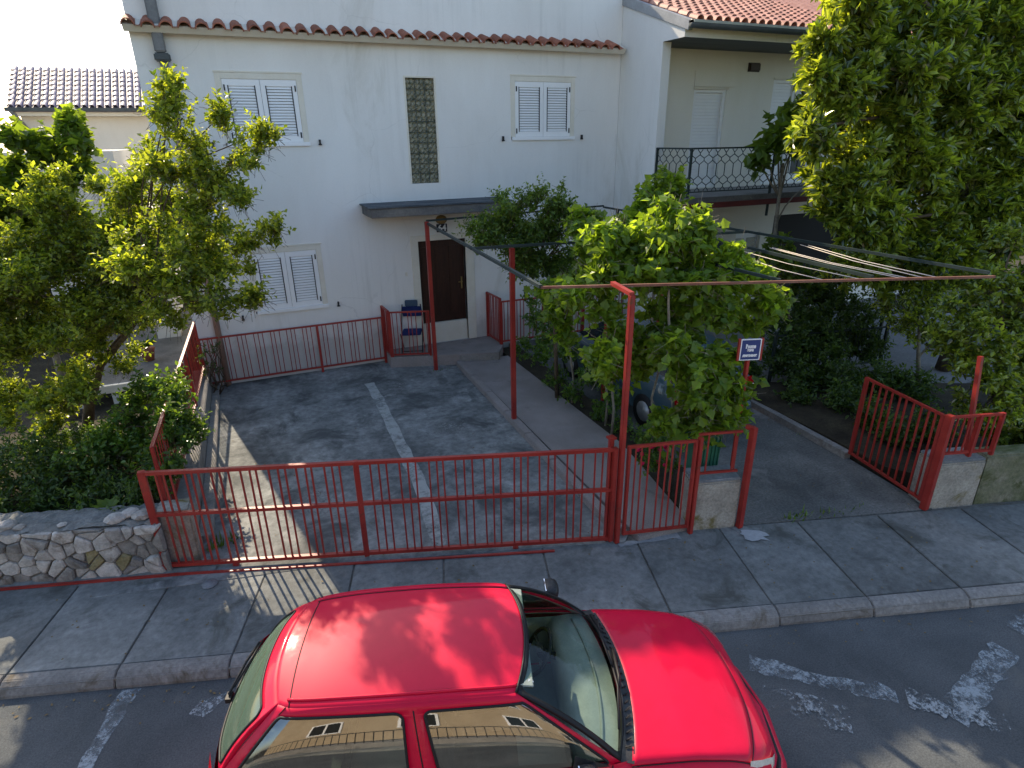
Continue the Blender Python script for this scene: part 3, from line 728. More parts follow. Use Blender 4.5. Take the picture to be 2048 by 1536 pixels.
b3(-4.4, 1, 17.86, 17.95, 5.34, 5.42).build('gutter', m_gutter_d, H3, bevel=.01)
b3(-4.28, 1, 18.0, 18.35, 5.25, 5.33).build('eave_board', m_trim, H3)
MB().tube([k3(-4.3, 17.88, 5.36), k3(-4.18, 18.28, 5.0), k3(-4.16, 18.3, 2.0)], .07, 8).build('drainpipe', m_pipe_d, H3)
# terrace and annex in front of it
TR = thing('annex', 'low pale annex with a raised concrete terrace beside the white house', 'annex', (-2.6, 13.4, 0))
b = wall_holes(-8.5, -1.85, .5, 2.25, 16.5, [(-3.0, -2.35, .8, 2.1), (-5.4, -4.2, 1.1, 2.1)], .3); b.box(-8.5, -1.85, 16.81, 19.8, .5, 2.2); b.box(-8.5, -2.35, 16.5, 19.8, 2.251, 4.5); b.box(-2.349, -1.9, 16.55, 19.8, 2.252, 3.1)  # upper blocks added to shade the terrace yet leave the driveway sunlit
b.build('wall', m_pale, TR)
MB().box(-3.0, -2.35, 16.77, 16.805, .8, 2.1).box(-5.4, -4.2, 16.77, 16.805, 1.1, 2.1).build('opening_shade', m_black, TR)  # black panels painted as the shade behind door and window
MB().box(-2.02, -1.58, 14.2, 14.6, .8, 1.75).build('pillar', m_pale, TR)
ter = MB().box(-3.1, -1.42, 11.55, 16.49, .70, .80).build('terrace_slab', M('shaded_terrace_concrete', (.12, .11, .09), (.20, .185, .155), s1=1.6, s2=25, rough=.9, bump=.35, fine=.3, stain=(.08, .075, .06), stain_s=1.5, stain_lo=.54), TR, bevel=.01)  # darker copy of bare concrete, the terrace shade put into its colour
MB().box(-3.15, -1.9, 11.46, 11.545, .69, .83).build('terrace_edge', m_trim, TR, bevel=.01)
for x in (-3.02, -2.5, -1.95): MB().bar((x, 11.62, .4), (x, 11.62, .70), .09).build('post', m_shut, TR)
PT = thing('flower_pot', 'clay flower pot standing on the raised terrace by the dark door', 'pot', (-2.05, 12.75, .8))
MB().tube([(-2.05, 12.75, .80), (-2.05, 12.75, 1.0), (-2.05, 12.75, 1.03)], [.09, .13, .15], 14).build('pot', m_clay, PT)
pl = MB()
for i in range(14):
    a = i * 2.4; pl.tube([(-2.05, 12.75, 1.02), (-2.05 + .1 * math.cos(a), 12.75 + .1 * math.sin(a), 1.15), (-2.05 + .2 * math.cos(a), 12.75 + .2 * math.sin(a), 1.14 + .06 * (i % 3))], [.01, .03, .004], 4)
pl.build('leaves', l_hedge, PT, kind='stuff')

# ================================================================== HOUSE across the street (seen mirrored in the car windows)
m_tan = M('tan_render', (.36, .28, .18), (.44, .35, .23), s1=.8, s2=45, rough=.9, bump=.1, fine=.05)
H4 = thing('house', 'cream house across the street mirrored in the side windows of the red car', 'house', tuple(S(1, -9, 0)), SA)
def SB(b, u0, u1, n0, n1, z0, z1):
    c = S((u0 + u1) / 2, (n0 + n1) / 2, (z0 + z1) / 2); return b.obox(c, UX * (u1 - u0) / 2, NX * (n1 - n0) / 2, Vector((0, 0, (z1 - z0) / 2)))
SB(MB(), -9, 9, -16, -9, -.2, 6.0).build('wall', m_tan, H4)
SB(MB(), -9.4, 9.4, -16.4, -8.4, 6.0, 6.25).build('roof', m_tile, H4)
for u in (-6, -2.6, 1.2, 4.6):
    for z in (1.2, 4.0):
        w = SB(MB(), u, u + 1.5, -9, -8.95, z, z + 1.3).build('window', m_shut, H4)
        SB(SB(MB(), u + .1, u + .7, -8.95, -8.94, z + .1, z + 1.2), u + .8, u + 1.4, -8.95, -8.94, z + .1, z + 1.2).build('pane', m_black, w)
F4 = thing('fence', 'dark railing across the street mirrored in the side windows of the red car', 'fence', tuple(S(0, -4.2, 0)), SA)
SB(MB(), -12, 12, -4.3, -4.1, -.15, .3).build('base_wall', m_conc, F4)
SB(SB(MB(), -12, 12, -4.22, -4.18, 1.05, 1.1), -12, 12, -4.22, -4.18, .4, .44).build('rail', m_dark, F4)
bb = None
for i in range(120):
    if bb is None: bb = MB().box(-.01, .01, -.01, .01, .3, 1.06).build('bar', m_dark, F4, local=True); o = bb
    else: o = bb.copy(); link(o)
    o.parent = F4; o.location = (-12 + i * .2, 0, 0)
sheet('pavement', poly_un([(-60, -4.3), (60, -4.3), (60, -3.21), (-60, -3.21)]), -.02, m_walk, .2)
sheet('forecourt', poly_un([(-60, -9.0), (60, -9.0), (60, -4.31), (-60, -4.31)]), -.04, m_yard, .2)

# ================================================================== STONE WALL
SW = thing('stone_wall', 'low rubble stone wall under the dark bushes left of the red gate', 'wall', tuple(S(-4.8, 6.3, 0)), SA)
SB(MB(), -9.5, -3.44, 6.115, 6.46, -.1, .66).build('mortar_core', m_mortar, SW)
rgc = np.random.default_rng(5); cap = MB(); nu_, nn_ = 90, 7
cv = [S(-9.5 + 6.06 * i / nu_, 6.10 + .40 * j / nn_ + rgc.uniform(-.012, .012) + (rgc.uniform(-.02, .02) if j in (0, nn_) else 0), .675 + rgc.uniform(0, .035) - (.02 if j == 0 else 0)) for i in range(nu_ + 1) for j in range(nn_ + 1)]
cap.add(cv, [(i * (nn_ + 1) + j, (i + 1) * (nn_ + 1) + j, (i + 1) * (nn_ + 1) + j + 1, i * (nn_ + 1) + j + 1) for i in range(nu_) for j in range(nn_)])
cap.build('mortar_top', M('mortar_cap', (.13, .135, .125), (.23, .23, .215), s1=4, s2=25, rough=.95, bump=.6, fine=.4, stain=(.30, .29, .26), stain_s=5, stain_lo=.6), SW)
rng = np.random.default_rng(11)
pts = []
nc, nr = 29, 5; u0, u1, z0, z1 = -8.9, -3.40, .0, .66
for i in range(nc):
    for j in range(nr):
        pts.append((u0 + (i + .5 + (.5 if j % 2 else 0) + rng.uniform(-.62, .62)) * (u1 - u0) / nc, z0 + (j + .5 + rng.uniform(-.5, .5)) * (z1 - z0) / nr))
pts = np.array(pts)
def clip(poly, p, nrm):
    out = []
    for i in range(len(poly)):
        a, b_ = poly[i], poly[(i + 1) % len(poly)]
        da, db = np.dot(a - p, nrm), np.dot(b_ - p, nrm)
        if da <= 0: out.append(a)
        if da * db < 0: out.append(a + (b_ - a) * da / (da - db))
    return out
for k, p in enumerate(pts):
    poly = [np.array(q) for q in ((u0, z0), (u1, z0), (u1, z1), (u0, z1))]
    dd = np.linalg.norm(pts - p, axis=1)
    for j in np.argsort(dd)[1:14]:
        q = pts[j]; nrm = (q - p) / np.linalg.norm(q - p); g = rng.uniform(.002, .012)
        poly = clip(poly, (p + q) / 2 - nrm * g, nrm)
        if len(poly) < 3: break
    if len(poly) < 3: continue
    c = sum(poly) / len(poly)
    # round the corners a little: one Chaikin pass
    pl2 = []
    for i in range(len(poly)):
        a, b_ = poly[i], poly[(i + 1) % len(poly)]; pl2 += [a * .9 + b_ * .1, a * .1 + b_ * .9]
    n = len(pl2); pr = rng.uniform(.012, .06); tilt = rng.uniform(-.12, .12, 2)
    vs = [S(q[0], 6.13, q[1]) for q in pl2]
    vs += [S(q[0], 6.115 - pr * .55, q[1]) for q in pl2]
    vs += [S(*(c[0] + (q[0] - c[0]) * .84, 6.115 - pr + float(np.dot(q - c, tilt)) + rng.uniform(-.004, .004), c[1] + (q[1] - c[1]) * .84)) for q in pl2]
    vs += [S(c[0], 6.115 - pr - .006, c[1])]
    fs = [(i, (i + 1) % n, n + (i + 1) % n, n + i) for i in range(n)] + [(n + i, n + (i + 1) % n, 2 * n + (i + 1) % n, 2 * n + i) for i in range(n)] + [(2 * n + i, 2 * n + (i + 1) % n, 3 * n) for i in range(n)]
    lich = (abs(p[0] + 3.95) < .12 or abs(p[0] + 4.2) < .1) and p[1] < .3
    MB().add(vs, fs).build('stone', m_lichen if lich else m_stone, SW)
for (u, n, z, r) in [(-5.05, 6.2, .72, .09), (-3.62, 6.22, .73, .085), (-3.78, 6.28, .73, .08), (-4.9, 6.17, .71, .05), (-3.9, 6.2, .72, .09), (-4.45, 6.16, .71, .04), (-6.3, 6.2, .72, .09)]:
    bm = bmesh.new(); bmesh.ops.create_icosphere(bm, subdivisions=2, radius=r)
    for v in bm.verts: v.co = Vector((v.co.x * 1.3, v.co.y, v.co.z * .6)) * random.uniform(.86, 1.12) + S(u, n, z)
    m = MB(); m.add([v.co for v in bm.verts], [tuple(v.index for v in f.verts) for f in bm.faces]); bm.free(); m.build('stone', m_stone, SW)

# ================================================================== LOW WALLS, PIERS
LW = thing('boundary_wall', 'low grey concrete wall carrying the red fence at the left of the driveway', 'wall', (-1.25, 10, 0))
MB().prism([(-1.46, 7.32), (-1.14, 7.26), (-1.08, 12.96), (-1.40, 12.96)], -.1, .40).build('wall', m_conc, LW, bevel=.012)
MB().prism([(-1.46, 6.98), (-1.10, 6.92), (-1.08, 7.22), (-1.44, 7.28)], -.1, .72).build('end_pier', m_pier, LW, bevel=.02)
MB().prism([(-1.135, 7.3), (-.97, 7.3), (-.95, 12.96), (-1.078, 12.96)], -.1, .09).build('footing', m_conc, LW, bevel=.01)
def pier(label, poly, z, mat=m_pier):
    t = thing('gate_pier', label, 'pier', (sum(p[0] for p in poly) / len(poly), sum(p[1] for p in poly) / len(poly), 0), group=None)
    MB().prism(poly, -.1, z - .04).build('body', mat, t, bevel=.015)
    cx = sum(p[0] for p in poly) / len(poly); cy = sum(p[1] for p in poly) / len(poly)
    MB().prism([(cx + (p[0] - cx) * .985, cy + (p[1] - cy) * .985) for p in poly], z - .039, z).build('cap', M('grey_cap', (.17, .18, .18), (.25, .26, .26), s1=4, s2=30, rough=.95, bump=.4, fine=.3), t, bevel=.015)
    return t
pier('short mossy concrete pier between the narrow gate and the open lane', [(4.55, 4.97), (5.16, 4.80), (5.27, 5.14), (4.66, 5.31)], .72)
pier('pale concrete pier beside the swung open gate on the right', [(7.76, 4.05), (8.42, 3.86), (8.52, 4.2), (7.86, 4.39)], .70)
RW = thing('garden_wall', 'mossy garden wall under the bushes at the right edge', 'wall', (10, 3.6, 0))
MB().prism([tuple(S(6.87, 6.23).xy), tuple(S(16, 6.25).xy), tuple(S(16, 6.5).xy), tuple(S(6.87, 6.5).xy)], -.1, .72).build('wall', m_moss, RW, bevel=.02)
sheet('garden_soil', poly_un([(6.9, 6.51), (18, 6.51), (18, 8.6), (5.2, 10.6), (5.9, 8.3), (6.2, 7.1)]), .12, m_soil, .3)

# ================================================================== FENCES AND GATES
BARM = {}
def bar_part(parent, name, p, h, w=.016, mat=None):
    """vertical bar with shared mesh; p world base point"""
    key = (name, round(h, 3), w)
    if key not in BARM:
        o = MB().box(-w / 2, w / 2, -w / 2, w / 2, 0, h).build(name, mat or m_redp, parent, local=True); BARM[key] = o
    else: o = BARM[key].copy(); link(o); o.parent = parent
    o.location = root_matrix(parent).inverted() @ Vector(p)
    o.rotation_euler = (R(random.gauss(0, .35)), R(random.gauss(0, .35)), R(random.uniform(-4, 4)))
    return o
def triple_positions(L, s=.083, g=.148, off=.07):
    out = []; x = off; k = 0
    while x < L - .04:
        out.append(x); k += 1; x += s if k % 3 else g
    return out
def fence(label, a, b, zb, zt, posts=(0, 1), mid=None, name='fence', cat='fence', bars=None, rw=.035, pw=.05, bw=.016, post_down=0.0, group=None, za=None):
    a = Vector((a[0], a[1], 0)); b = Vector((b[0], b[1], 0)); d = b - a; L = d.length; dn = d.normalized()
    t = thing(name, label, cat, (a.x, a.y, zb), math.atan2(d.y, d.x), group)
    for z, nm in ((zt, 'top_rail'), (zb + .02, 'bottom_rail')) + (((mid, 'middle_rail'),) if mid else ()):
        MB().bar(a + Vector((0, 0, z)), b + Vector((0, 0, z)), rw, rw * .9).build(nm, m_redp, t)
    for s in (bars if bars is not None else triple_positions(L)):
        bar_part(t, 'bar', a + dn * s + Vector((0, 0, zb + .03)), zt - zb - .04, bw)
    for s in posts:
        p = a + dn * L * s
        MB().bar(p + Vector((0, 0, zb - post_down)), p + Vector((0, 0, zt + .015)), pw).build('post', m_redp, t, bevel=.004)
    return t
# sliding gate
gbars = [.146, .226, .306, .446, .526, .599, .740, .827, .915, 1.05, 1.138, 1.219, 1.362, 1.444, 1.526, 1.655, 1.745, 1.813, 1.965, 2.047, 2.13, 2.464, 2.559, 2.646, 2.80, 2.887, 2.968, 3.122, 3.211, 3.292, 3.432, 3.521, 3.61, 3.759, 3.849, 3.931, 4.088, 4.17, 4.253, 4.404, 4.487, 4.577, 4.721, 4.805, 4.896, 5.041, 5.125, 5.209]
ga = Vector((-1.455, 6.90, 0)); gb = ga + GX * 5.29
gt = fence('long red sliding gate across the driveway', (ga.x, ga.y), (gb.x, gb.y), .05, 1.30, posts=(), mid=.765, name='sliding_gate', cat='gate', bars=gbars, rw=.045, bw=.018)
for s, w in ((.0, .075), (2.31, .06), (5.27, .06)):
    p = ga + GX * s; MB().bar(p + Vector((0, 0, .03)), p + Vector((0, 0, 1.325)), w).build('post', m_redp, gt, bevel=.005)
for s in (.78, 4.1):
    p = ga + GX * s
    MB().tube([p + GN * -.02 + Vector((0, 0, .02)), p + GN * .02 + Vector((0, 0, .02))], .035, 12).build('wheel', m_redp, gt)
    MB().bar(p + Vector((0, 0, .02)), p + Vector((0, 0, .06)), .05).build('wheel_bracket', m_redp, gt)
GR = MB().bar(S(-9.0, 5.97, .012), S(-3.3, 6.03, .012), .035, .02).bar(S(-3.3, 6.03, .012), S(-3.3, 6.03, .012) + GX * 4.4 , .03, .02).build('gate_rail', m_redp)
tag(GR, 'red ground rail that the long gate rolls along', 'rail')
# gate posts: the receiving post
PS = thing('gate_post', 'short red post that catches the end of the long gate', 'post', (3.52, 5.22, 0))
MB().bar((3.51, 5.245, 0), (3.51, 5.245, 1.42), .055).build('post', m_redp, PS, bevel=.006)
MB().obox((3.51, 5.245, 1.43), (.045, 0, 0), (0, .045, 0), (0, 0, .012)).build('cap', m_redp, PS)
# left fence along the boundary wall
fence('red fence running back along the low wall at the left of the driveway', (-1.37, 7.30), (-1.17, 12.88), .46, 1.40, posts=(0, .33, .66, 1), rw=.04, pw=.04, bars=[.125 * i + .1 for i in range(43)], bw=.012, post_down=.07)
fence('red fence in front of the white house below the lower window', (-1.16, 12.85), (2.47, 12.85), .10, 1.05, posts=(0, .62, 1), post_down=.10)
fence('short red railing at the left side of the porch', (2.5, 12.93), (2.53, 12.47), PZ + .03, 1.28, posts=(0, 1), bars=[.07 * i + .06 for i in range(6)], post_down=.03)
fence('short red railing at the front of the porch beside the chair', (2.55, 12.45), (3.33, 12.19), PZ + .03, 1.25, posts=(0, 1), post_down=.03)
fence('short red railing at the right side of the porch', (4.98, 12.93), (5.02, 12.24), PZ + .03, 1.32, posts=(0, 1), bars=[.075 * i + .07 for i in range(8)], post_down=.03)
fence('red railing behind the vine from the porch to the right', (5.04, 12.22), (8.2, 12.12), .30, 1.25, posts=(0, .33, .66, 1), post_down=.3)
# pedestrian gate and pier fence
fence('narrow red garden gate at the end of the paved path', (3.69, 5.135), (4.49, 4.935), .10, 1.32, posts=(0, 1), name='garden_gate', cat='gate', bars=[.085, .165, .245, .385, .465, .545, .64, .72], pw=.04)
fence('short red fence panel on top of the mossy pier', (4.60, 5.02), (5.13, 4.87), .78, 1.34, posts=(), bars=[.13, .47], rw=.03)
pf = thing('gate_post', 'red post between the narrow gate and the mossy pier', 'post', (4.55, 4.93, 0))
MB().bar((4.545, 4.925, .0), (4.545, 4.925, 1.36), .055).build('post', m_redp, pf, bevel=.005)
pf = thing('gate_post', 'red post at the lane edge of the mossy pier', 'post', (5.22, 4.83, 0))
MB().bar((5.20, 4.77, .0), (5.20, 4.77, 1.42), .07).build('post', m_redp, pf, bevel=.005)
MB().bar((5.20, 4.77, 1.40), (5.17, 4.86, 1.40), .05).build('stay', m_redp, pf)
fence('tall red gate swung open beside the pier on the right', (7.72, 4.14), (7.99, 5.42), .09, 1.34, posts=(0, 1), name='swing_gate', cat='gate', bars=[.12 * i + .09 for i in range(10)], pw=.05, bw=.02)
pf = thing('gate_post', 'thick red post at the hinge of the swung open gate', 'post', (7.70, 4.07, 0))
MB().bar((7.71, 4.06, 0), (7.71, 4.06, 1.38), .085).build('post', m_redp, pf, bevel=.006)
fence('short red fence panel on the pale pier at the right', (7.80, 4.09), (8.50, 3.88), .78, 1.32, posts=(.55, .99), bars=[.1, .19, .28, .45, .54, .63], post_down=.05)
MB().bar((8.28, 4.05, .7), (8.35, 4.25, 2.0), .05).build('stay_post', m_redp, pf)
# pergola
PG = thing('pergola', 'red and dark steel pergola frame that the vine grows over', 'pergola', (5.5, 9, 0))
for x, y, zt, w in ((3.35, 11.91, 3.14, .075), (3.80, 8.73, 3.06, .075), (3.60, 5.15, 3.12, .06), (5.75, 8.96, 3.05, .06), (6.55, 8.5, 3.9, .06), (7.85, 12.0, 3.1, .06)):
    MB().bar((x, y, 0), (x, y, zt), w).build('post', m_redp if x < 7 else m_green_steel, PG, bevel=.006)
MB().bar((3.37, 11.95, 3.10), (2.96, 6.0, 3.10), .04).build('beam', m_green_steel, PG)
MB().bar((2.96, 6.0, 3.09), (7.9, 4.12, 3.09), .028).build('beam', M('rusty_red', (.16, .06, .04), (.24, .12, .08), s1=4, s2=40, rough=.7, fine=.3), PG)
MB().bar((3.60, 5.15, 3.13), (3.70, 5.68, 3.13), .055, .04).build('arm', m_redp, PG)
MB().bar((3.36, 11.95, 3.15), (7.85, 12.6, 3.15), .035).build('beam', m_green_steel, PG)
MB().bar((7.85, 12.6, 3.12), (7.92, 4.2, 3.12), .038).build('beam', m_green_steel, PG)
MB().bar((3.12, 8.75, 3.10), (7.9, 8.02, 3.12), .04).build('beam', m_green_steel, PG)
MB().bar((6.9, 7.7, 3.1), (6.62, 4.7, 3.1), .04).build('beam', m_green_steel, PG)
MB().bar((5.48, 8.3, 3.1), (5.55, 5.05, 3.1), .036).build('beam', m_green_steel, PG)
MB().bar((6.95, 7.6, 2.45), (6.95, 7.6, 3.1), .09).build('post', m_green_steel, PG)
for k, (a, b_) in enumerate([((6.95, 6.6), (6.85, 4.53)), ((7.0, 6.6), (6.93, 4.5)), ((7.55, 6.6), (7.1, 4.43)), ((7.6, 6.5), (7.25, 4.37)), ((6.1, 6.2), (6.0, 4.86)), ((6.45, 6.8), (6.4, 4.7))]):
    o = MB().tube([(a[0], a[1], 3.13), ((a[0] + b_[0]) / 2, (a[1] + b_[1]) / 2, 3.09), (b_[0], b_[1], 3.10)], .0055, 5).build('clothes_line', m_rope)
    tag(o, ('pale clothes line third from the right on the pergola bar', 'pale clothes line running beside the steel beam over the lane', 'pale clothes line furthest to the right over the lane but one', 'pale clothes line furthest to the right over the lane', 'pale clothes line furthest to the left, above the open lane', 'pale clothes line second from the left above the open lane')[k], 'clothes line', 'clothes lines over the lane')

# ================================================================== CHAIR, SIGN, BIN
CH = thing('chair', 'blue folding chair on the porch behind the red railing', 'chair', (3.06, 12.62, PZ), R(-20))
def cl(b, name, mat, bev=0): return b.build(name, mat, CH, bevel=bev, local=True)
cl(MB().box(-.21, .21, -.2, .2, .43, .48), 'seat', m_blue, .015)
cl(MB().obox((0, .235, .86), (.21, 0, 0), (0, .015, 0), (0, -.03, .12)), 'backrest', m_blue, .012)
cl(MB().obox((0, .255, 1.04), (.14, 0, 0), (0, .02, 0), (0, 0, .07)), 'headrest', M('grey_blue_fabric', (.05, .08, .12), s1=6, s2=60, rough=.9, fine=.2), .012)
for s in (-1, 1):
    cl(MB().tube([(s * .225, -.26, 0), (s * .225, .22, .78), (s * .2, .24, 1.02)], .011, 6), 'leg', m_dark)
    cl(MB().tube([(s * .235, .26, 0), (s * .235, -.18, .46)], .011, 6), 'leg', m_dark)
cl(MB().tube([(-.225, -.22, .08), (.225, -.22, .08)], .01, 6), 'stretcher', m_dark)
SG = thing('sign', 'small blue sign for apartments on a red post among the vine leaves', 'sign', (5.38, 5.17, 0), GA)
def sgp(x, y, z): return Vector((5.35, 5.15, 0)) + GX * x + GN * y + Vector((0, 0, z))
MB().obox(sgp(0, 0, 2.26), GX * .115, GN * .008, Vector((0, 0, .125))).build('panel', m_sign, SG)
sf = MB()
for x in (-.121, .121): sf.obox(sgp(x, 0, 2.26), GX * .006, GN * .011, Vector((0, 0, .131)))
for z in (-.128, .128): sf.obox(sgp(0, 0, 2.26 + z), GX * .115, GN * .0105, Vector((0, 0, .005)))
sf.build('border', m_signw, SG)
for x in (-.14, .14): MB().obox(sgp(x, .005, 2.26), GX * .014, GN * .014, Vector((0, 0, .14))).build('frame', m_redp, SG)
MB().bar(sgp(0, .03, 0), sgp(0, .03, 2.15), .045).build('post', m_redp, SG, bevel=.004)
text_mesh('lettering', 'Rooms', .07, m_signw, SG, sgp(0, -.0095, 2.302), GX, (0, 0, 1), .125)
text_mesh('lettering', 'SOBE', .034, m_signw, SG, sgp(0, -.0095, 2.252), GX, (0, 0, 1), .08)
text_mesh('lettering', 'APARTMENTS', .036, m_signw, SG, sgp(0, -.0095, 2.185), GX, (0, 0, 1), .185)
BN = thing('bin', 'green plastic bin behind the fence panel on the mossy pier', 'bin', (5.10, 5.50, .06))
MB().add([(4.99, 5.36, .06), (5.24, 5.36, .06), (5.24, 5.62, .06), (4.99, 5.62, .06), (4.94, 5.32, 1.12), (5.29, 5.32, 1.12), (5.29, 5.67, 1.12), (4.94, 5.67, 1.12)],
         [(0, 3, 2, 1), (4, 5, 6, 7), (0, 1, 5, 4), (1, 2, 6, 5), (2, 3, 7, 6), (3, 0, 4, 7)]).build('body', m_bin, BN, bevel=.012)
for i in range(5):
    x = 5.0 + i * .06; MB().bar((x + .01, 5.355, .12), (x, 5.312, 1.05), .014).build('rib', m_bin, BN)
MB().box(4.92, 5.31, 5.30, 5.69, 1.121, 1.16).build('lid', m_bin, BN, bevel=.012)

# ================================================================== RED CAR
CA = R(-19.3)
CX = Vector((math.cos(CA), math.sin(CA), 0)); CN = Vector((-math.sin(CA), math.cos(CA), 0))
RZ = -.13
CAR = thing('car', 'bright red hatchback parked at the kerb in the foreground', 'car', (.64, 3.31, RZ), CA)
def interp(x, xs, ys):
    return float(np.interp(x, xs, ys))
def smooth_curve(keys, n):
    """Catmull-Rom through keys -> n+1 points, uniform per key segment"""
    k = [np.array(p, float) for p in keys]
    k = [2 * k[0] - k[1]] + k + [2 * k[-1] - k[-2]]
    out = []; m = len(keys) - 1
    for i in range(n + 1):
        t = i / n * m; j = min(int(t), m - 1); f = t - j
        p0, p1, p2, p3 = k[j], k[j + 1], k[j + 2], k[j + 3]
        out.append(.5 * (2 * p1 + (p2 - p0) * f + (2 * p0 - 5 * p1 + 4 * p2 - p3) * f * f + (3 * p1 - p0 - 3 * p2 + p3) * f ** 3))
    return np.array(out)
HZ = .13   # body coordinates are measured from the road
# greenhouse outlines (s, t, z): base (belt line) and top (roof edge); right side is t<0
side_b = [(-1.22, -.60, 1.05), (-1.07, -.675, 1.045), (-.58, -.715, 1.03), (.10, -.735, 1.01), (.75, -.73, 1.00), (1.20, -.71, .995), (1.36, -.68, .995)]
side_t = [(-.82, -.46, 1.475), (-.71, -.505, 1.485), (-.42, -.53, 1.50), (.03, -.54, 1.505), (.38, -.535, 1.50), (.60, -.525, 1.49), (.69, -.51, 1.482)]
front_b = [(1.36, -.68, .995), (1.445, -.40, 1.03), (1.485, 0, 1.045), (1.445, .40, 1.03), (1.36, .68, .995)]
front_t = [(.69, -.51, 1.482), (.765, -.28, 1.51), (.79, 0, 1.518), (.765, .28, 1.51), (.69, .51, 1.482)]
rear_b = [(-1.22, .60, 1.05), (-1.31, .33, 1.03), (-1.34, 0, 1.02), (-1.31, -.33, 1.03), (-1.22, -.60, 1.05)]
rear_t = [(-.82, .46, 1.475), (-.88, .24, 1.495), (-.90, 0, 1.50), (-.88, -.24, 1.495), (-.82, -.46, 1.475)]
mir = lambda l: [(p[0], -p[1], p[2]) for p in reversed(l)]
class Patch:
    def __init__(s, base, top, bulge):
        s.b = smooth_curve(base, 240); s.t = smooth_curve(top, 240); s.bulge = bulge
    def P(s, a, h, off=0.0):
        def raw(a, h):
            x = min(max(a, 0), 1) * 240; i = min(int(x), 239); f = x - i
            b = s.b[i] * (1 - f) + s.b[i + 1] * f; t = s.t[i] * (1 - f) + s.t[i + 1] * f
            p = b + (t - b) * h
            return p
        p = raw(a, h)
        e = 1e-3; du = raw(a + e, h) - raw(a - e, h); dv = raw(a, h + e) - raw(a, h - e)
        n = np.cross(du, dv); n /= max(1e-9, np.linalg.norm(n))
        w = 4 * h * (1 - h)
        return p + n * (off + s.bulge * w)
def rrect(a0, a1, h0, h1, ra, rh, k=5):
    out = []
    for (ca, ch, st) in ((a1 - ra, h0 + rh, -90), (a1 - ra, h1 - rh, 0), (a0 + ra, h1 - rh, 90), (a0 + ra, h0 + rh, 180)):
        for i in range(k + 1):
            an = R(st + 90 * i / k); out.append((ca + ra * math.cos(an), ch + rh * math.sin(an)))
    return out
def inpoly(x, y, p):
    c = False; n = len(p)
    for i in range(n):
        x0, y0 = p[i]; x1, y1 = p[(i + 1) % n]
        if (y0 > y) != (y1 > y) and x < (x1 - x0) * (y - y0) / (y1 - y0) + x0: c = not c
    return c
def densify(poly, st):
    out = []
    for i in range(len(poly)):
        a, b_ = poly[i], poly[(i + 1) % len(poly)]; L = math.hypot(a[0] - b_[0], a[1] - b_[1]); k = max(1, int(L / st))
        for j in range(k): out.append((a[0] + (b_[0] - a[0]) * j / k, a[1] + (b_[1] - a[1]) * j / k))
    return out
def patch_mesh(P, holes, na=56, nh=14):
    """frame and window pieces of a greenhouse patch, cut along the window outlines"""
    pts = []; edges = []
    holes = [densify(h, .03) for h in holes]
    for h in holes:
        k = len(pts); pts += h; edges += [(k + i, k + (i + 1) % len(h)) for i in range(len(h))]
    bd = [(i / na, 0) for i in range(na)] + [(1, j / nh) for j in range(nh)] + [(1 - i / na, 1) for i in range(na)] + [(0, 1 - j / nh) for j in range(nh)]
    k = len(pts); pts += bd; edges += [(k + i, k + (i + 1) % len(bd)) for i in range(len(bd))]
    hp = np.array([p for h in holes for p in h]) if holes else np.zeros((0, 2))
    for i in range(1, na):
        for j in range(1, nh):
            q = np.array((i / na, j / nh))
            if len(hp) and np.min(np.hypot((hp[:, 0] - q[0]), (hp[:, 1] - q[1]) * .4)) < .010: continue
            pts.append(tuple(q))
    v, e, f, *_ = delaunay_2d_cdt([Vector(p) for p in pts], edges, [], 1, 1e-6)
    frame = []; wins = [[] for _ in holes]
    for t in f:
        c = sum((v[i] for i in t), Vector((0, 0))) / len(t)
        for k, h in enumerate(holes):
            if inpoly(c.x, c.y, h): wins[k].append(tuple(t)); break
        else: frame.append(tuple(t))
    return v, frame, wins, holes
def sub(v, faces, fn):
    used = sorted({i for f in faces for i in f}); mp = {u: k for k, u in enumerate(used)}
    return [fn(v[u].x, v[u].y) for u in used], [tuple(mp[i] for i in f) for f in faces]
def L(b, name, mat, parent=None, bevel=0):
    o = b.build(name, mat, parent or CAR, bevel=bevel, local=True)
    if hasattr(b, 'inner') and not bevel:
        o.data.materials.append(m_cabin)
        for i in range(*b.inner): o.data.polygons[i].material_index = 1
    return o
def solid(vs_out, vs_in, fs):
    """shell with thickness"""
    n = len(vs_out); from collections import Counter
    ed = Counter(); 
    for f in fs:
        for i in range(len(f)): ed[(f[i], f[(i + 1) % len(f)])] += 1
    b = MB(); b.add(vs_out + vs_in, fs + [tuple(n + i for i in f[::-1]) for f in fs], True)
    rim = [(a, c) for (a, c) in ed if (c, a) not in ed]
    b.f += [(c, a, a + n, c + n) for a, c in rim]; b.sm += [False] * len(rim)
    b.inner = (len(fs), 2 * len(fs))
    return b
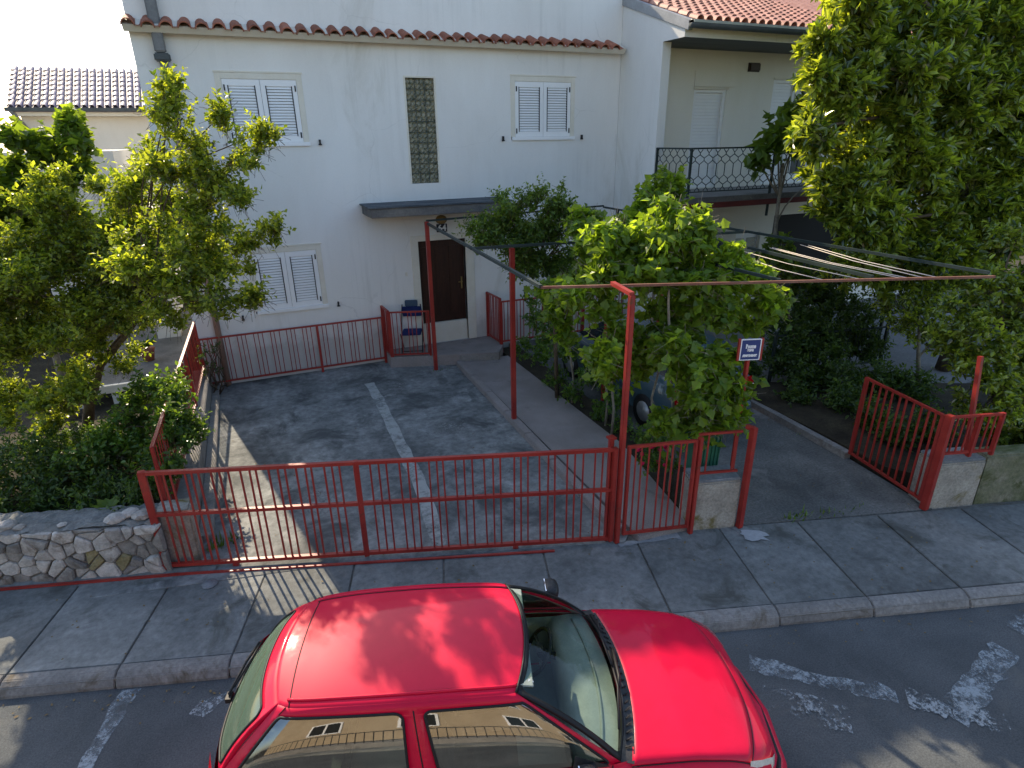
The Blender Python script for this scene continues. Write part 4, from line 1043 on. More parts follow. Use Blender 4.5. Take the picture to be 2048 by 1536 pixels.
def greenhouse(P, holes, frame_name, gl_names, gmat, flip=False):
    v, fr, wins, hs = patch_mesh(P, holes)
    fl = (lambda f: [x[::-1] for x in f]) if flip else (lambda f: f)
    vo, fs = sub(v, fr, lambda a, h: P.P(a, h)); vi, _ = sub(v, fr, lambda a, h: P.P(a, h, -.03))
    fro = L(solid(vo, vi, fl(fs)), frame_name, m_carred)
    for k, w in enumerate(wins):
        vo, fs = sub(v, w, lambda a, h: P.P(a, h, -.006))
        g = L(MB().add(vo, fl(fs), True), gl_names[k], gmat, fro if frame_name != 'windscreen_frame' else CAR)
        h = hs[k]
        c = (sum(p[0] for p in h) / len(h), sum(p[1] for p in h) / len(h))
        L(MB().tube([P.P(p[0], p[1], -.001) for p in h] + [P.P(h[0][0], h[0][1], -.001)], .0095, 6, False), 'window_seal', m_rubber, g)
    return fro
PR = Patch(side_b, side_t, .022); PL = Patch(mir(side_b), mir(side_t), .022)
PF = Patch(front_b, front_t, .05); PB = Patch(rear_b, rear_t, .045)
rear_win = rrect(.115, .475, .03, .88, .02, .08); front_win = rrect(.525, .92, .03, .88, .02, .06)
fl_ = lambda p: [(1 - a, h) for a, h in reversed(p)]
greenhouse(PR, [rear_win, front_win], 'door_frame', ['rear_door_window', 'front_door_window'], m_carglass_s)
greenhouse(PL, [fl_(front_win), fl_(rear_win)], 'door_frame', ['front_door_window', 'rear_door_window'], m_carglass_s)
v, fr, wins, hs = patch_mesh(PF, [rrect(.035, .965, .02, .965, .03, .06)])
vo, fs = sub(v, fr, lambda a, h: PF.P(a, h)); vi, _ = sub(v, fr, lambda a, h: PF.P(a, h, -.02))
L(solid(vo, vi, fs), 'windscreen_frame', m_rubber)
vo, fs = sub(v, wins[0], lambda a, h: PF.P(a, h, -.003)); WS = L(MB().add(vo, fs, True), 'windscreen', m_carglass)
for a, h, w, hh, mt in ((.085, .93, .045, .035, m_signw), (.90, .92, .03, .03, m_sign)):
    q = [PF.P(a, h - hh, .002), PF.P(a + w, h - hh, .002), PF.P(a + w, h + hh * .2, .002), PF.P(a, h + hh * .2, .002)]
    L(MB().add(q, [(0, 1, 2, 3)]), 'sticker', mt, WS)
v, fr, wins, hs = patch_mesh(PB, [rrect(.045, .955, .05, .80, .05, .10)])
vo, fs = sub(v, fr, lambda a, h: PB.P(a, h)); vi, _ = sub(v, fr, lambda a, h: PB.P(a, h, -.03))
HT = L(solid(vo, vi, fs), 'tailgate', m_carred)
vo, fs = sub(v, wins[0], lambda a, h: PB.P(a, h, -.004)); RG = L(MB().add(vo, fs, True), 'rear_window', m_carglass_r, HT)
L(MB().tube([PB.P(p[0], p[1], .001) for p in hs[0]] + [PB.P(*hs[0][0], .001)], .009, 6, False), 'window_seal', m_rubber, HT)
L(MB().tube([PB.P(.5, .03, .02), PB.P(.5, .06, .045), PB.P(.30, .10, .035), PB.P(.16, .14, .03)], .011, 6).tube([PB.P(.46, .085, .03), PB.P(.14, .16, .02)], .008, 6), 'rear_wiper', m_rubber, HT)
L(MB().obox(PB.P(.5, .02, .03), (.02, 0, 0), (0, .035, 0), (0, 0, .02)), 'wiper_motor_cap', m_rubber, HT)
# roof
def top_loop(f):
    """roof boundary point by fraction along its length: returns right edge, left edge"""
    i = f * 240; return i
rt_c = smooth_curve(side_t, 240)
def roof_pt(f, g, off=0.0):
    """f 0..1 rear to front, g -1..1 right to left"""
    x = f * 240; i = min(int(x), 239); q = x - i; e = rt_c[i] * (1 - q) + rt_c[i + 1] * q
    sg = e[0]; w = abs(e[1]); k = 1 - g * g
    s = sg + ((-.08) * max(0, 1 - f * 5) + .10 * max(0, (f - .8) * 5)) * k
    z = e[2] + .040 * (1 - abs(g) ** 2.4) * (.75 + .25 * math.sin(math.pi * min(1, max(0, f))))
    return np.array((s, w * g, z + off))
NF, NG = 44, 26
ro = [roof_pt(i / NF, -1 + 2 * j / NG) for i in range(NF + 1) for j in range(NG + 1)]
ri = [roof_pt(i / NF, -1 + 2 * j / NG, -.03) for i in range(NF + 1) for j in range(NG + 1)]
fs = [(i * (NG + 1) + j, (i + 1) * (NG + 1) + j, (i + 1) * (NG + 1) + j + 1, i * (NG + 1) + j + 1) for i in range(NF) for j in range(NG)]
RF = L(solid(ro, ri, fs), 'roof', m_carred)
for g in (-.90, .90):
    L(MB().tube([roof_pt(.12 + .86 * i / 24, g, .004) for i in range(25)], [.011] * 25, 6), 'roof_moulding', m_carred, RF)
    L(MB().tube([roof_pt(.12 + .86 * i / 24, g * .975, .0005) for i in range(25)], .0045, 4), 'seam', m_rubber, RF)
L(MB().tube([roof_pt(.135, -1 + 2 * j / 20, .0006) for j in range(21)], .0042, 4), 'seam', m_rubber, RF)
L(MB().tube([roof_pt(.999, -1 + 2 * j / 24, .004) for j in range(25)], .0075, 6), 'windscreen_seal', m_rubber, RF)
for g, P in ((-1, PR), (1, PL)):
    f0 = .105 if g < 0 else .895
    L(MB().tube([P.P(f0, .9 + .1 * 0, .001), P.P(f0, 1.0, .002)], .004, 4), 'seam', m_rubber)
    for a in (.50, ):
        aa = a if g < 0 else 1 - a
        L(MB().tube([P.P(aa, h / 10, .001) for h in range(0, 10)], .0045, 4), 'seam', m_rubber)
# lower body: loft of half sections from sill to the top surface
def zc(s): return interp(s, [1.30, 1.52, 1.85, 2.10, 2.30, 2.42, 2.50, 2.56, 2.60], [1.025, 1.018, .995, .955, .905, .850, .80, .73, .62])
def wd(s): return interp(s, [-1.345, -1.32, -1.26, -1.10, -.85, 0, 1.5, 1.9, 2.15, 2.32, 2.44, 2.52, 2.58, 2.61], [.45, .58, .70, .775, .805, .815, .815, .805, .785, .745, .68, .58, .40, .2])
def hood_z(s, t):
    w = wd(s); k = abs(t) / w
    z = zc(s) - .035 * k ** 2
    if k > .80: z -= .16 * ((k - .80) / .2) ** 2.0
    return z
st = [2.61, 2.595, 2.57, 2.54, 2.50, 2.44, 2.36, 2.26, 2.14, 2.0, 1.85, 1.7, 1.55, 1.4]
b = MB(); ring = []
NT_ = 22
for s in st:
    row = []
    w = wd(s)
    ez = hood_z(s, w)
    prof = [(.90, .20), (.965, .30), (1.0, .50), (1.0, .66)]
    low = [(w * k, min(z + .0, ez - .02 * (3 - q))) for q, (k, z) in enumerate(prof)]
    pr = [(-t, z) for t, z in low] + [(-w + 2 * w * j / NT_, hood_z(s, -w + 2 * w * j / NT_)) for j in range(NT_ + 1)] + [(t, z) for t, z in reversed(low)]
    row = [(s, t, z) for t, z in pr]; ring.append(row)
n = len(ring[0])
vs = [p for r in ring for p in r]
fs = [(i * n + j, i * n + j + 1, (i + 1) * n + j + 1, (i + 1) * n + j) for i in range(len(st) - 1) for j in range(n - 1)]
fs = [f for f in fs if not (f[0] // n == len(st) - 2 and all(abs(vs[q][1]) < .72 for q in f))]
fs.append(tuple(range(n - 1, -1, -1)))
b.add(vs, fs, True)
FB = L(b, 'front_body', m_carred)
# sides and tail
ss = [1.4, 1.3, 1.1, .8, .5, .2, -.1, -.4, -.7, -.9, -1.05, -1.16, -1.25, -1.31, -1.34]
bcur = smooth_curve(side_b, 240)
def belt(s):
    i = int(np.argmin(np.abs(bcur[:, 0] - s))); return abs(bcur[i][1]), bcur[i][2]
for sg in (-1, 1):
    rows = []
    for s in ss:
        w = wd(s); bt, bz = belt(s) if s > -1.17 else (abs(wd(s)) * .86, 1.04)
        rows.append([(s, sg * w * .92, .20), (s, sg * w * .975, .32), (s, sg * w, .50), (s, sg * w, .68), (s, sg * (w * .985), .82), (s, sg * (w * .6 + bt * .4), .93), (s, sg * (bt * .8 + w * .2 + .003), bz - .03), (s, sg * (bt + .002), bz + .004)])
    n = len(rows[0]); vs = [p for r in rows for p in r]
    fs = [(i * n + j, (i + 1) * n + j, (i + 1) * n + j + 1, i * n + j + 1) for i in range(len(ss) - 1) for j in range(n - 1)]
    if sg > 0: fs = [f[::-1] for f in fs]
    SD = L(MB().add(vs, fs, True), 'side_panel', m_carred)
    for s0 in (1.30, .08, -.78):
        pts = []
        w = wd(s0); bt, bz = belt(s0)
        for k, z in ((.975, .32), (1.0, .50), (1.0, .68), (.985, .82)): pts.append((s0, sg * (w * k + .001), z))
        pts.append((s0, sg * (w * .6 + bt * .4 + .001), .93)); pts.append((s0, sg * (bt + .004), bz))
        L(MB().tube(pts, .005, 4), 'seam', m_rubber, SD)
    for s0 in (.30, -.62):
        L(MB().obox((s0, sg * (.835), .83), (.09, 0, 0), (0, .014, 0), (0, 0, .018)), 'door_handle', m_plastic, SD, .008)
tail = [[(-1.49, t, z) for t in np.linspace(-wd(-1.49) * .95, wd(-1.49) * .95, 9)] for z in (.22, .45, .7)]
tb = [(-1.36 + .04 * abs(t / .5) ** 2, t, z) for z in (.22, .5, .75) for t in np.linspace(-.46, .46, 9)] + [(-1.345 + .13 * abs(t / .6) ** 2, t * 1.2, 1.03) for t in np.linspace(-.46, .46, 9)]
fs = [(r * 9 + i, r * 9 + i + 1, (r + 1) * 9 + i + 1, (r + 1) * 9 + i) for r in range(3) for i in range(8)]
L(MB().add(tb, fs, True), 'tail_panel', m_carred)
L(MB().tube([(-1.22, -.60, .42), (-1.32, -.45, .42), (-1.36, 0, .42), (-1.32, .45, .42), (-1.22, .60, .42)], [.05, .07, .08, .07, .05], 10), 'rear_bumper', m_carred)
L(MB().tube([(2.18, -.80, .40), (2.44, -.70, .42), (2.60, -.40, .43), (2.655, 0, .43), (2.60, .40, .43), (2.44, .70, .42), (2.18, .80, .40)], [.07, .10, .11, .115, .11, .10, .07], 12), 'front_bumper', m_carred)
L(MB().tube([(2.20, -.835, .50), (2.46, -.73, .51), (2.63, -.42, .515), (2.69, 0, .515), (2.63, .42, .515), (2.46, .73, .51), (2.20, .835, .50)], .022, 8), 'bumper_strip', m_rubber)
for sg in (-1, 1):
    L(MB().obox((-1.235, sg * .555, .80), (.04, sg * .02, 0), (0, .045, 0), (0, 0, .12)), 'tail_lamp', m_tail, bevel=.03)
    lv = []
    for i in range(7):
        s = 2.24 + .30 * i / 6; w = wd(s)
        for kz in (0.0, .5, 1.0):
            t = w * (.995 - .13 * kz); lv.append((s + .012, sg * (t + .012), hood_z(s, t) * kz + (hood_z(s, w) - .13) * (1 - kz) + .008))
    fs = [(i * 3 + j, i * 3 + j + 1, (i + 1) * 3 + j + 1, (i + 1) * 3 + j) for i in range(6) for j in range(2)]
    if sg < 0: fs = [f[::-1] for f in fs]
    L(MB().add(lv, fs, True), 'headlight', m_lens)
# bonnet: raised panel with a dark shut line around it
def hood_edge(t): return 2.43 - .16 * (abs(t) / .66) ** 2.2
def hood_rear(t): return 1.535 - .10 * (abs(t) / .68) ** 2
def hp(f, g, off):
    tmax = .705 - .035 * f; t = tmax * g; s = hood_rear(t) + (hood_edge(t) - hood_rear(t)) * f
    return (s, t, hood_z(s, t) + off)
NA, NB = 22, 28
ho = [hp(i / NA, -1 + 2 * j / NB, .008) for i in range(NA + 1) for j in range(NB + 1)]; hi = [hp(i / NA, -1 + 2 * j / NB, -.004) for i in range(NA + 1) for j in range(NB + 1)]
fs = [(i * (NB + 1) + j, (i + 1) * (NB + 1) + j, (i + 1) * (NB + 1) + j + 1, i * (NB + 1) + j + 1) for i in range(NA) for j in range(NB)]
HD = L(solid(ho, hi, fs), 'bonnet', m_carred)
loop = [hp(i / 20, -1.006, .001) for i in range(21)] + [hp(1.004, -1 + 2 * j / 24, .001) for j in range(25)] + [hp(1 - i / 20, 1.006, .001) for i in range(21)]
L(MB().tube(loop, .0045, 4), 'seam', m_rubber, HD)
# scuttle panel, wipers
cw = []
for j in range(25):
    g = -1 + j / 12
    a = .5 + .5 * g
    p = PF.P(a, -.0, .0); t = .70 * g
    q = (hood_rear(t) + .015, t, hood_z(hood_rear(t), t) - .012)
    cw += [tuple(p + np.array((0, 0, .002))), tuple((p + np.array(q)) / 2 + np.array((0, 0, .012))), (q[0], q[1], q[2] + .020)]
fs = [(j * 3 + k, j * 3 + k + 1, (j + 1) * 3 + k + 1, (j + 1) * 3 + k) for j in range(24) for k in range(2)]
SCU = L(MB().add(cw, fs, True), 'scuttle_panel', m_plastic)
sv = MB()
for j in range(22):
    g = -.85 + 1.7 * j / 21; t = .70 * g; p = PF.P(.5 + .5 * g, 0, 0); q = np.array((hood_rear(t), t, hood_z(hood_rear(t), t)))
    sv.bar(p * .7 + q * .3 + np.array((0, 0, .014)), p * .15 + q * .85 + np.array((0, 0, .020)), .008)
L(sv, 'vent_slats', m_rubber, SCU)
for (a0, a1, h1) in ((.62, .16, .07), (.93, .50, .075)):
    w = MB(); p0 = PF.P(a0, -.03, .03); pm = PF.P((a0 + a1) / 2 + .05, .035, .035)
    w.tube([p0, pm, PF.P((a0 + a1) / 2, h1 * .6, .022)], .012, 6); w.tube([PF.P(a0 - .03, .045, .014), PF.P((a0 + a1) / 2, h1 * .72, .016), PF.P(a1, h1, .014)], .009, 6)
    L(w, 'wiper', m_rubber)
# door mirrors
for sg in (-1, 1):
    bm = bmesh.new(); bmesh.ops.create_icosphere(bm, subdivisions=3, radius=1)
    mv = []
    for v in bm.verts:
        c = v.co; f = lambda a: math.copysign(abs(a) ** .7, a)
        mv.append((1.10 + .075 * max(-.55, f(c.x)), sg * (.865 + .098 * f(c.y)), 1.095 + .068 * f(c.z)))
    m = MB(); m.add(mv, [tuple(v.index for v in (f.verts if sg > 0 else reversed(f.verts))) for f in bm.faces], True); bm.free()
    MR = L(m, 'mirror', m_plastic)
    L(MB().tube([(1.16, sg * .72, 1.03), (1.12, sg * .80, 1.06)], .03, 8), 'mirror_arm', m_plastic, MR)
    L(MB().obox((1.056, sg * .867, 1.095), (.004, 0, 0), (0, .078, 0), (0, 0, .05)), 'mirror_glass', M('mirror', (.7, .72, .75), s1=3, s2=30, rough=.03, fine=.01, bump=0, metal=1.0), MR)
    L(MB().add([(1.29, sg * .715, 1.01), (1.03, sg * .728, 1.015), (1.05, sg * .705, 1.12)], [(0, 1, 2)] if sg > 0 else [(0, 2, 1)]), 'mirror_base', m_plastic, MR)
# wheels
for s in (-.92, 1.68):
    for sg in (-1, 1):
        W = L(MB().tube([(s, sg * .60, .285), (s, sg * .62, .285), (s, sg * .775, .285), (s, sg * .80, .285)], [.25, .285, .285, .255], 28), 'wheel', m_rubber)
        L(MB().tube([(s, sg * .78, .285), (s, sg * .806, .285)], [.19, .18], 20), 'wheel_rim', m_wheel, W)
        L(MB().tube([(s, sg * .70, .30), (s, sg * .812, .30)], [.345, .345], 24), 'wheel_arch', m_black, W) if False else None
# cabin
for sg in (-1, 1): L(MB().add([(-1.15, sg * .655, .45), (1.25, sg * .675, .45), (1.28, sg * .655, .985), (-1.1, sg * .625, 1.02)], [(0, 1, 2, 3)]), 'door_trim', m_cabin)
L(MB().add([(-1.27, -.6, .45), (1.4, -.66, .45), (1.4, .66, .45), (-1.27, .6, .45)], [(0, 1, 2, 3)]), 'floor', m_cabin)
dsh = []
for j in range(13):
    t = -.66 + 1.32 * j / 12; c = 1 - (t / .66) ** 2
    dsh += [(1.34 + .11 * c, t, .985), (1.22 + .08 * c, t, .995), (1.09 + .05 * c, t, .975), (1.05 + .03 * c, t, .89), (1.08, t, .5)]
fs = [(j * 5 + k, (j + 1) * 5 + k, (j + 1) * 5 + k + 1, j * 5 + k + 1) for j in range(12) for k in range(4)]
DB = L(MB().add(dsh, fs, True), 'dashboard', m_dash)
L(MB().tube([(1.25 + .08 * (1 - (t / .6) ** 2), t, .997) for t in np.linspace(-.6, .6, 15)], .012, 6), 'vent_strip', m_cabin, DB)
sw = []
for i in range(25):
    a = 2 * math.pi * i / 24; sw.append((.93 + .10 * math.sin(a), .34 + .185 * math.cos(a), .93 + .155 * math.sin(a)))
STW = L(MB().tube(sw, .017, 8, False), 'steering_wheel', m_rubber)
L(MB().obox((.96, .34, .925), (.03, 0, .0), (0, .06, 0), (-.02, 0, .05)), 'hub', m_rubber, STW, .012)
for dy in (-.1, .1): L(MB().bar((.95, .34 + dy * .5, .92), (.93, .34 + dy * 1.75, .925), .025), 'spoke', m_rubber, STW)
L(MB().tube([(1.1, .34, .86), (.97, .34, .92)], .03, 8), 'column', m_rubber, STW)
for s0, t0 in ((.36, .34), (.36, -.34)):
    SE = L(MB().obox((s0 + .1, t0, .60), (.25, 0, .02), (0, .23, 0), (0, 0, .07)), 'seat', m_seat, bevel=.04)
    L(MB().obox((s0 - .24, t0, .90), (.055, 0, .01), (0, .22, 0), (-.09, 0, .30)), 'backrest', m_seat, SE, .04)
    L(MB().obox((s0 - .36, t0, 1.28), (.04, 0, .01), (0, .12, 0), (-.02, 0, .075)), 'headrest', m_seat, SE, .03)
BS = L(MB().obox((-.72, 0, .60), (.22, 0, .02), (0, .58, 0), (0, 0, .08)), 'rear_seat', m_seat, bevel=.04)
L(MB().obox((-.90, 0, .88), (.05, 0, .01), (0, .57, 0), (-.08, 0, .26)), 'backrest', m_seat, BS, .04)
L(MB().add([(-1.24, -.58, 1.0), (-1.0, -.62, 1.02), (-1.0, .62, 1.02), (-1.24, .58, 1.0)], [(0, 1, 2, 3)]), 'parcel_shelf', m_cabin)
L(MB().obox((.66, 0, 1.43), (.015, 0, 0), (0, .11, 0), (.006, 0, .03)), 'rear_view_mirror', m_rubber, bevel=.012)
for t0 in (.3, -.3): L(MB().obox((.74, t0, 1.475), (.07, 0, -.012), (0, .16, 0), (0, 0, .007)), 'sun_visor', m_cabin, bevel=.005)

# ================================================================== SECOND CAR behind the vines
C2 = thing('car', 'blue grey estate car parked in the lane behind the vine leaves', 'car', (6.62, 9.0, 0), R(90))
def c2(b, n, m, p=None, bev=0): return b.build(n, m, p or C2, bevel=bev, local=True)
secs = [(-2.05, .70, .50, .95, .45), (-1.98, .80, .30, 1.02, .62), (-1.5, .84, .22, 1.0, .70), (0, .86, .22, .98, .72), (1.2, .85, .22, .95, .70), (1.7, .80, .25, .82, .65), (2.05, .66, .35, .68, .5)]
vs = []; 
for s, w, zb, zt, wt in secs: vs += [(s, -w * .94, zb), (s, -w, .55), (s, -w * .97, zt - .12), (s, -wt, zt), (s, wt, zt), (s, w * .97, zt - .12), (s, w, .55), (s, w * .94, zb)]
n = 8; fs = [(i * n + j, i * n + j + 1, (i + 1) * n + j + 1, (i + 1) * n + j) for i in range(6) for j in range(7)] + [tuple(range(7, -1, -1)), tuple(range(48, 56))]
c2(MB().add(vs, [f[::-1] for f in fs], True), 'body', m_tealcar)
gl = []
for s, w, z in ((-1.98, .68, .98), (-1.72, .56, 1.42), (-.2, .60, 1.47), (.55, .56, 1.42), (1.25, .68, .97)): gl.append((s, w, z))
vs = [(-1.98, -.7, .98), (1.25, -.7, .97), (1.25, .7, .97), (-1.98, .7, .98), (-1.70, -.56, 1.40), (.50, -.56, 1.40), (.50, .56, 1.40), (-1.70, .56, 1.40)]
CB = c2(MB().add(vs, [(0, 1, 5, 4), (1, 2, 6, 5), (2, 3, 7, 6), (3, 0, 4, 7)]), 'windows', M('dark_car_window', (.02, .03, .035), s1=2, s2=30, rough=.05, fine=.05, bump=0, spec=.9))
vs = [(-1.78, -.57, 1.39), (.55, -.57, 1.39), (.55, .57, 1.39), (-1.78, .57, 1.39), (-1.6, -.48, 1.46), (.40, -.48, 1.46), (.40, .48, 1.46), (-1.6, .48, 1.46)]
c2(MB().add(vs, [(4, 5, 6, 7), (0, 1, 5, 4), (1, 2, 6, 5), (2, 3, 7, 6), (3, 0, 4, 7)]), 'roof', m_tealcar, None, .03)
for sg in (-1, 1):
    for s0 in (-.95, .2): c2(MB().bar((s0, sg * .70, .98), (s0, sg * .565, 1.40), .06), 'pillar', m_tealcar)
    TLm = c2(MB().obox((-2.0, sg * .70, .76), (.045, 0, 0), (0, .11, 0), (0, 0, .16)), 'tail_lamp', m_tail, None, .025)
    for z in (.70, .80): c2(MB().obox((-2.05, sg * .70, z), (.004, 0, 0), (0, .09, 0), (0, 0, .008)), 'lamp_strip', m_signw, TLm)
    for s0 in (-1.3, 1.3):
        W = c2(MB().tube([(s0, sg * .64, .30), (s0, sg * .86, .30)], .30, 20), 'wheel', m_rubber); c2(MB().tube([(s0, sg * .85, .30), (s0, sg * .87, .30)], .18, 14), 'wheel_rim', m_wheel, W)
c2(MB().tube([(-1.9, -.82, .45), (-2.12, -.6, .45), (-2.16, 0, .45), (-2.12, .6, .45), (-1.9, .82, .45)], [.08, .11, .12, .11, .08], 8), 'rear_bumper', m_tealcar)

# ================================================================== PLANTS
LEAF_SHAPES = {
    # outline in (along, across) units, first vertex the base; fan triangulated from the base; z = fold
    'small': ([(0, 0), (.45, .5), (1, 0), (.45, -.5)], [(0, 1, 2), (0, 2, 3)]),
    'oval': ([(0, 0), (.30, .5), (.72, .42), (1, 0), (.72, -.42), (.30, -.5)], [(0, 1, 2), (0, 2, 3), (0, 3, 4), (0, 4, 5)]),
    'lobed': ([(0, 0), (-.06, .36), (.20, .38), (.42, .56), (.62, .33), (1, 0), (.62, -.33), (.42, -.56), (.20, -.38), (-.06, -.36)], [(0, 1, 2), (0, 2, 3), (0, 3, 4), (0, 4, 5), (0, 5, 6), (0, 6, 7), (0, 7, 8), (0, 8, 9)]),
}
def nrm(a): return a / np.maximum(1e-9, np.linalg.norm(a, axis=-1, keepdims=True))
def foliage(rng, blobs, dens, tl, nl, ll, lw, shape='small', upb=.35, along=.5, rosette=0.0, droop=0.0, hollow=.55, flat=.55, squash=.9):
    """returns leaf vertices/faces and twig list. dens: twigs per square metre of blob section"""
    TP, TD, TLn = [], [], []
    for bx in blobs:
        x, y, z, r = bx[:4]
        n = max(4, int(dens * r * r * 3.14))
        d = nrm(rng.normal(size=(n, 3)))
        rad = r * (hollow + (1 - hollow) * rng.random((n, 1))) * rng.uniform(.55, 1.0, (n, 1)) ** .6
        c = np.array((x, y, z)) + d * rad * np.array((1, 1, squash))
        td = nrm(d * .8 + np.array((0, 0, upb)) + rng.normal(size=(n, 3)) * .45)
        TP.append(c - td * tl * .5); TD.append(td); TLn.append(tl * rng.uniform(.55, 1.25, (n, 1)))
    TP = np.concatenate(TP); TD = np.concatenate(TD); TLn = np.concatenate(TLn)
    n = len(TP)
    t = (np.arange(nl) + .6) / nl
    if rosette: t = 1 - (1 - t) * (1 - rosette)
    t = t[None, :, None]
    base = TP[:, None, :] + TD[:, None, :] * TLn[:, None, :] * t
    base[..., 2] -= droop * (t[..., 0] ** 2) * TLn
    ref = nrm(np.cross(TD, rng.normal(size=(n, 3)))); bi = np.cross(TD, ref)
    ang = (np.arange(nl) * 2.4)[None, :] + rng.random((n, 1)) * 6.28 + rng.normal(size=(n, nl)) * .3
    perp = ref[:, None, :] * np.cos(ang)[..., None] + bi[:, None, :] * np.sin(ang)[..., None]
    ld = nrm(TD[:, None, :] * along + perp * (1 - along * .6) + rng.normal(size=(n, nl, 3)) * .22 + np.array((0, 0, -droop * .5)))
    upv = nrm(np.array((0, 0, 1.0)) * flat + TD[:, None, :] * (1 - flat) + rng.normal(size=(n, nl, 3)) * .42)
    sd = nrm(np.cross(upv, ld)); nn = np.cross(ld, sd)
    sz = rng.uniform(.62, 1.18, (n, nl, 1))
    o, tri = LEAF_SHAPES[shape]
    V = []
    for (a, w) in o:
        V.append(base + ld * (a * ll) * sz + sd * (w * lw) * sz + nn * (abs(w) * lw * .35 - a * a * ll * .14) * sz)
    V = np.stack(V, axis=2).reshape(-1, 3); k = len(o)
    m = n * nl
    F = (np.array(tri)[None] + (np.arange(m) * k)[:, None, None]).reshape(-1, 3)
    return V, F, (TP, TD, TLn)
def twig_mesh(tw, r=.0026):
    TP, TD, TLn = tw; n = len(TP)
    a = nrm(np.cross(TD, np.array((.3, .2, .9)))); b_ = np.cross(TD, a)
    e0 = TP - TD * TLn * .35; e1 = TP + TD * TLn * .8
    V = np.stack([e0 + a * r, e0 - a * r * .5 + b_ * r * .87, e0 - a * r * .5 - b_ * r * .87, e1], axis=1).reshape(-1, 3)
    F = (np.array([(0, 1, 3), (1, 2, 3), (2, 0, 3)])[None] + (np.arange(n) * 4)[:, None, None]).reshape(-1, 3)
    return V, F
def limb(b, p, q, r0, r1, rg, n=5, sag=.12):
    p = Vector(p); q = Vector(q); pts = []; d = (q - p).length
    off = Vector(rg.normal(size=3)) * d * .06
    for i in range(n + 1):
        t = i / n; pts.append(p.lerp(q, t) + off * math.sin(math.pi * t) + Vector((0, 0, sag * d * math.sin(math.pi * t) * .5)))
    b.tube(pts, [r0 + (r1 - r0) * i / n for i in range(n + 1)], 6)
def plant(name, label, cat, base, seed, blobs, leaf, dens, tl, nl, ll, lw, trunk=None, bark=None, branches=True, cl=None, fork=None, twigs=True, tr=.06, group=None, crown='crown', br=.016, **kw):
    rg = np.random.default_rng(seed)
    t = thing(name, label, cat, base, 0, group)
    V, F, tw = foliage(rg, clump(blobs, cl[0], cl[1], seed + 100) if cl else blobs, dens, tl, nl, ll, lw, **kw)
    arr_mesh(crown, V, F, leaf, t, kind='stuff')
    if twigs:
        v, f = twig_mesh(tw); arr_mesh('twig', v, f, bark or m_bark, t, kind='stuff')
    if trunk:
        b = MB(); k = len(trunk)
        b.tube(trunk, [tr * (1 - .55 * i / (k - 1)) for i in range(k)], 9); b.build('trunk', bark or m_bark, t)
    if branches and trunk:
        forks = [Vector(p) for p in (fork or trunk[-2:])]
        for bx in blobs:
            c = Vector(bx[:3]); f = min(forks, key=lambda q: (q - c).length + max(0, q.z - c.z) * 1.5)
            m = MB(); limb(m, f, c, br * 1.6, br * .5, rg); m.build('branch', bark or m_bark, t)
    return t
C0 = np.array((0, 0, 4.65))
def clump(bl, k, f, seed, out=.8):
    rg = np.random.default_rng(seed); o = []
    for b in bl:
        n = max(3, int(k * rg.uniform(.8, 1.2)))
        for i in range(n):
            d = rg.normal(size=3); d /= np.linalg.norm(d)
            rr = b[3] * out * rg.uniform(.45, 1.05)
            o.append((b[0] + d[0] * rr, b[1] + d[1] * rr, b[2] + d[2] * rr * .95, b[3] * f * rg.uniform(.7, 1.3)))
    return o
def sc(bl, k): return [tuple(np.round(C0 + k * (np.array(x[:3]) - C0), 3)) + (x[3] * k,) for x in bl]

pome_top = sc([(-0.47,9.3,4.94,0.35),(-0.57,9.4,5.34,0.2),(-0.37,9.3,4.44,0.46),(0.19,8.9,4.55,0.26),(0.46,8.8,4.77,0.16),(-0.11,9.0,4.01,0.36),(-0.03,9.2,4.97,0.15),(-0.62,9.4,5.05,.25),(-0.85,9.4,4.35,.3)], .86)
pome = pome_top + [(-1.04,9.6,3.82,0.66),(-1.81,9.8,3.71,0.7),(-2.53,9.6,3.02,0.78),(-1.83,9.3,2.89,0.66),(-0.77,7.8,3.42,0.58),(-0.11,8.3,3.38,0.33),(0.28,8.2,3.62,0.18),(-0.34,7.2,3.1,0.25),(-2.83,9.5,2.2,0.66),(-2.24,9.3,2.38,0.59),(-1.62,9.2,2.53,0.45),(-3.13,9.4,1.36,0.5),(-2.56,9.2,1.69,0.56),(-0.05,7.1,3.1,0.14),(-3.2,9.9,3.6,.5),(-1.05,8.2,3.5,.5),(-3.0,9.8,2.7,.6),(-1.95,9.5,2.0,.5),(-2.2,9.7,4.1,.4),
        (-0.35,7.9,3.71,.34),(-0.72,7.6,3.06,.32),(-1.05,7.8,2.80,.27),(-1.73,9.6,3.34,.6),(-0.44,7.9,3.94,.3),(-1.31,9.3,3.48,.52),(-0.36,7.8,3.39,.3),(-2.27,9.8,3.35,.6),(-2.92,9.8,2.75,.6),(-1.28,9.2,4.11,.38),(-0.84,8.6,4.57,.23)]
plant('tree', 'light leaved fruit tree with thin upright shoots in front of the white house', 'tree', (-2.75, 10.3, .45), 3, pome, l_pome, 235, .30, 12, .074, .044, cl=(9, .34), br=.010, 
      trunk=[(-2.75, 10.3, .4), (-2.55, 10.15, 1.0), (-2.22, 9.9, 1.68), (-1.76, 9.6, 2.16), (-1.32, 9.4, 2.66)], bark=m_bark, fork=[(-2.55, 10.15, 1.0), (-2.22, 9.9, 1.68), (-1.76, 9.6, 2.16), (-1.32, 9.4, 2.66)], tr=.085, upb=.6, along=.55, hollow=.25)
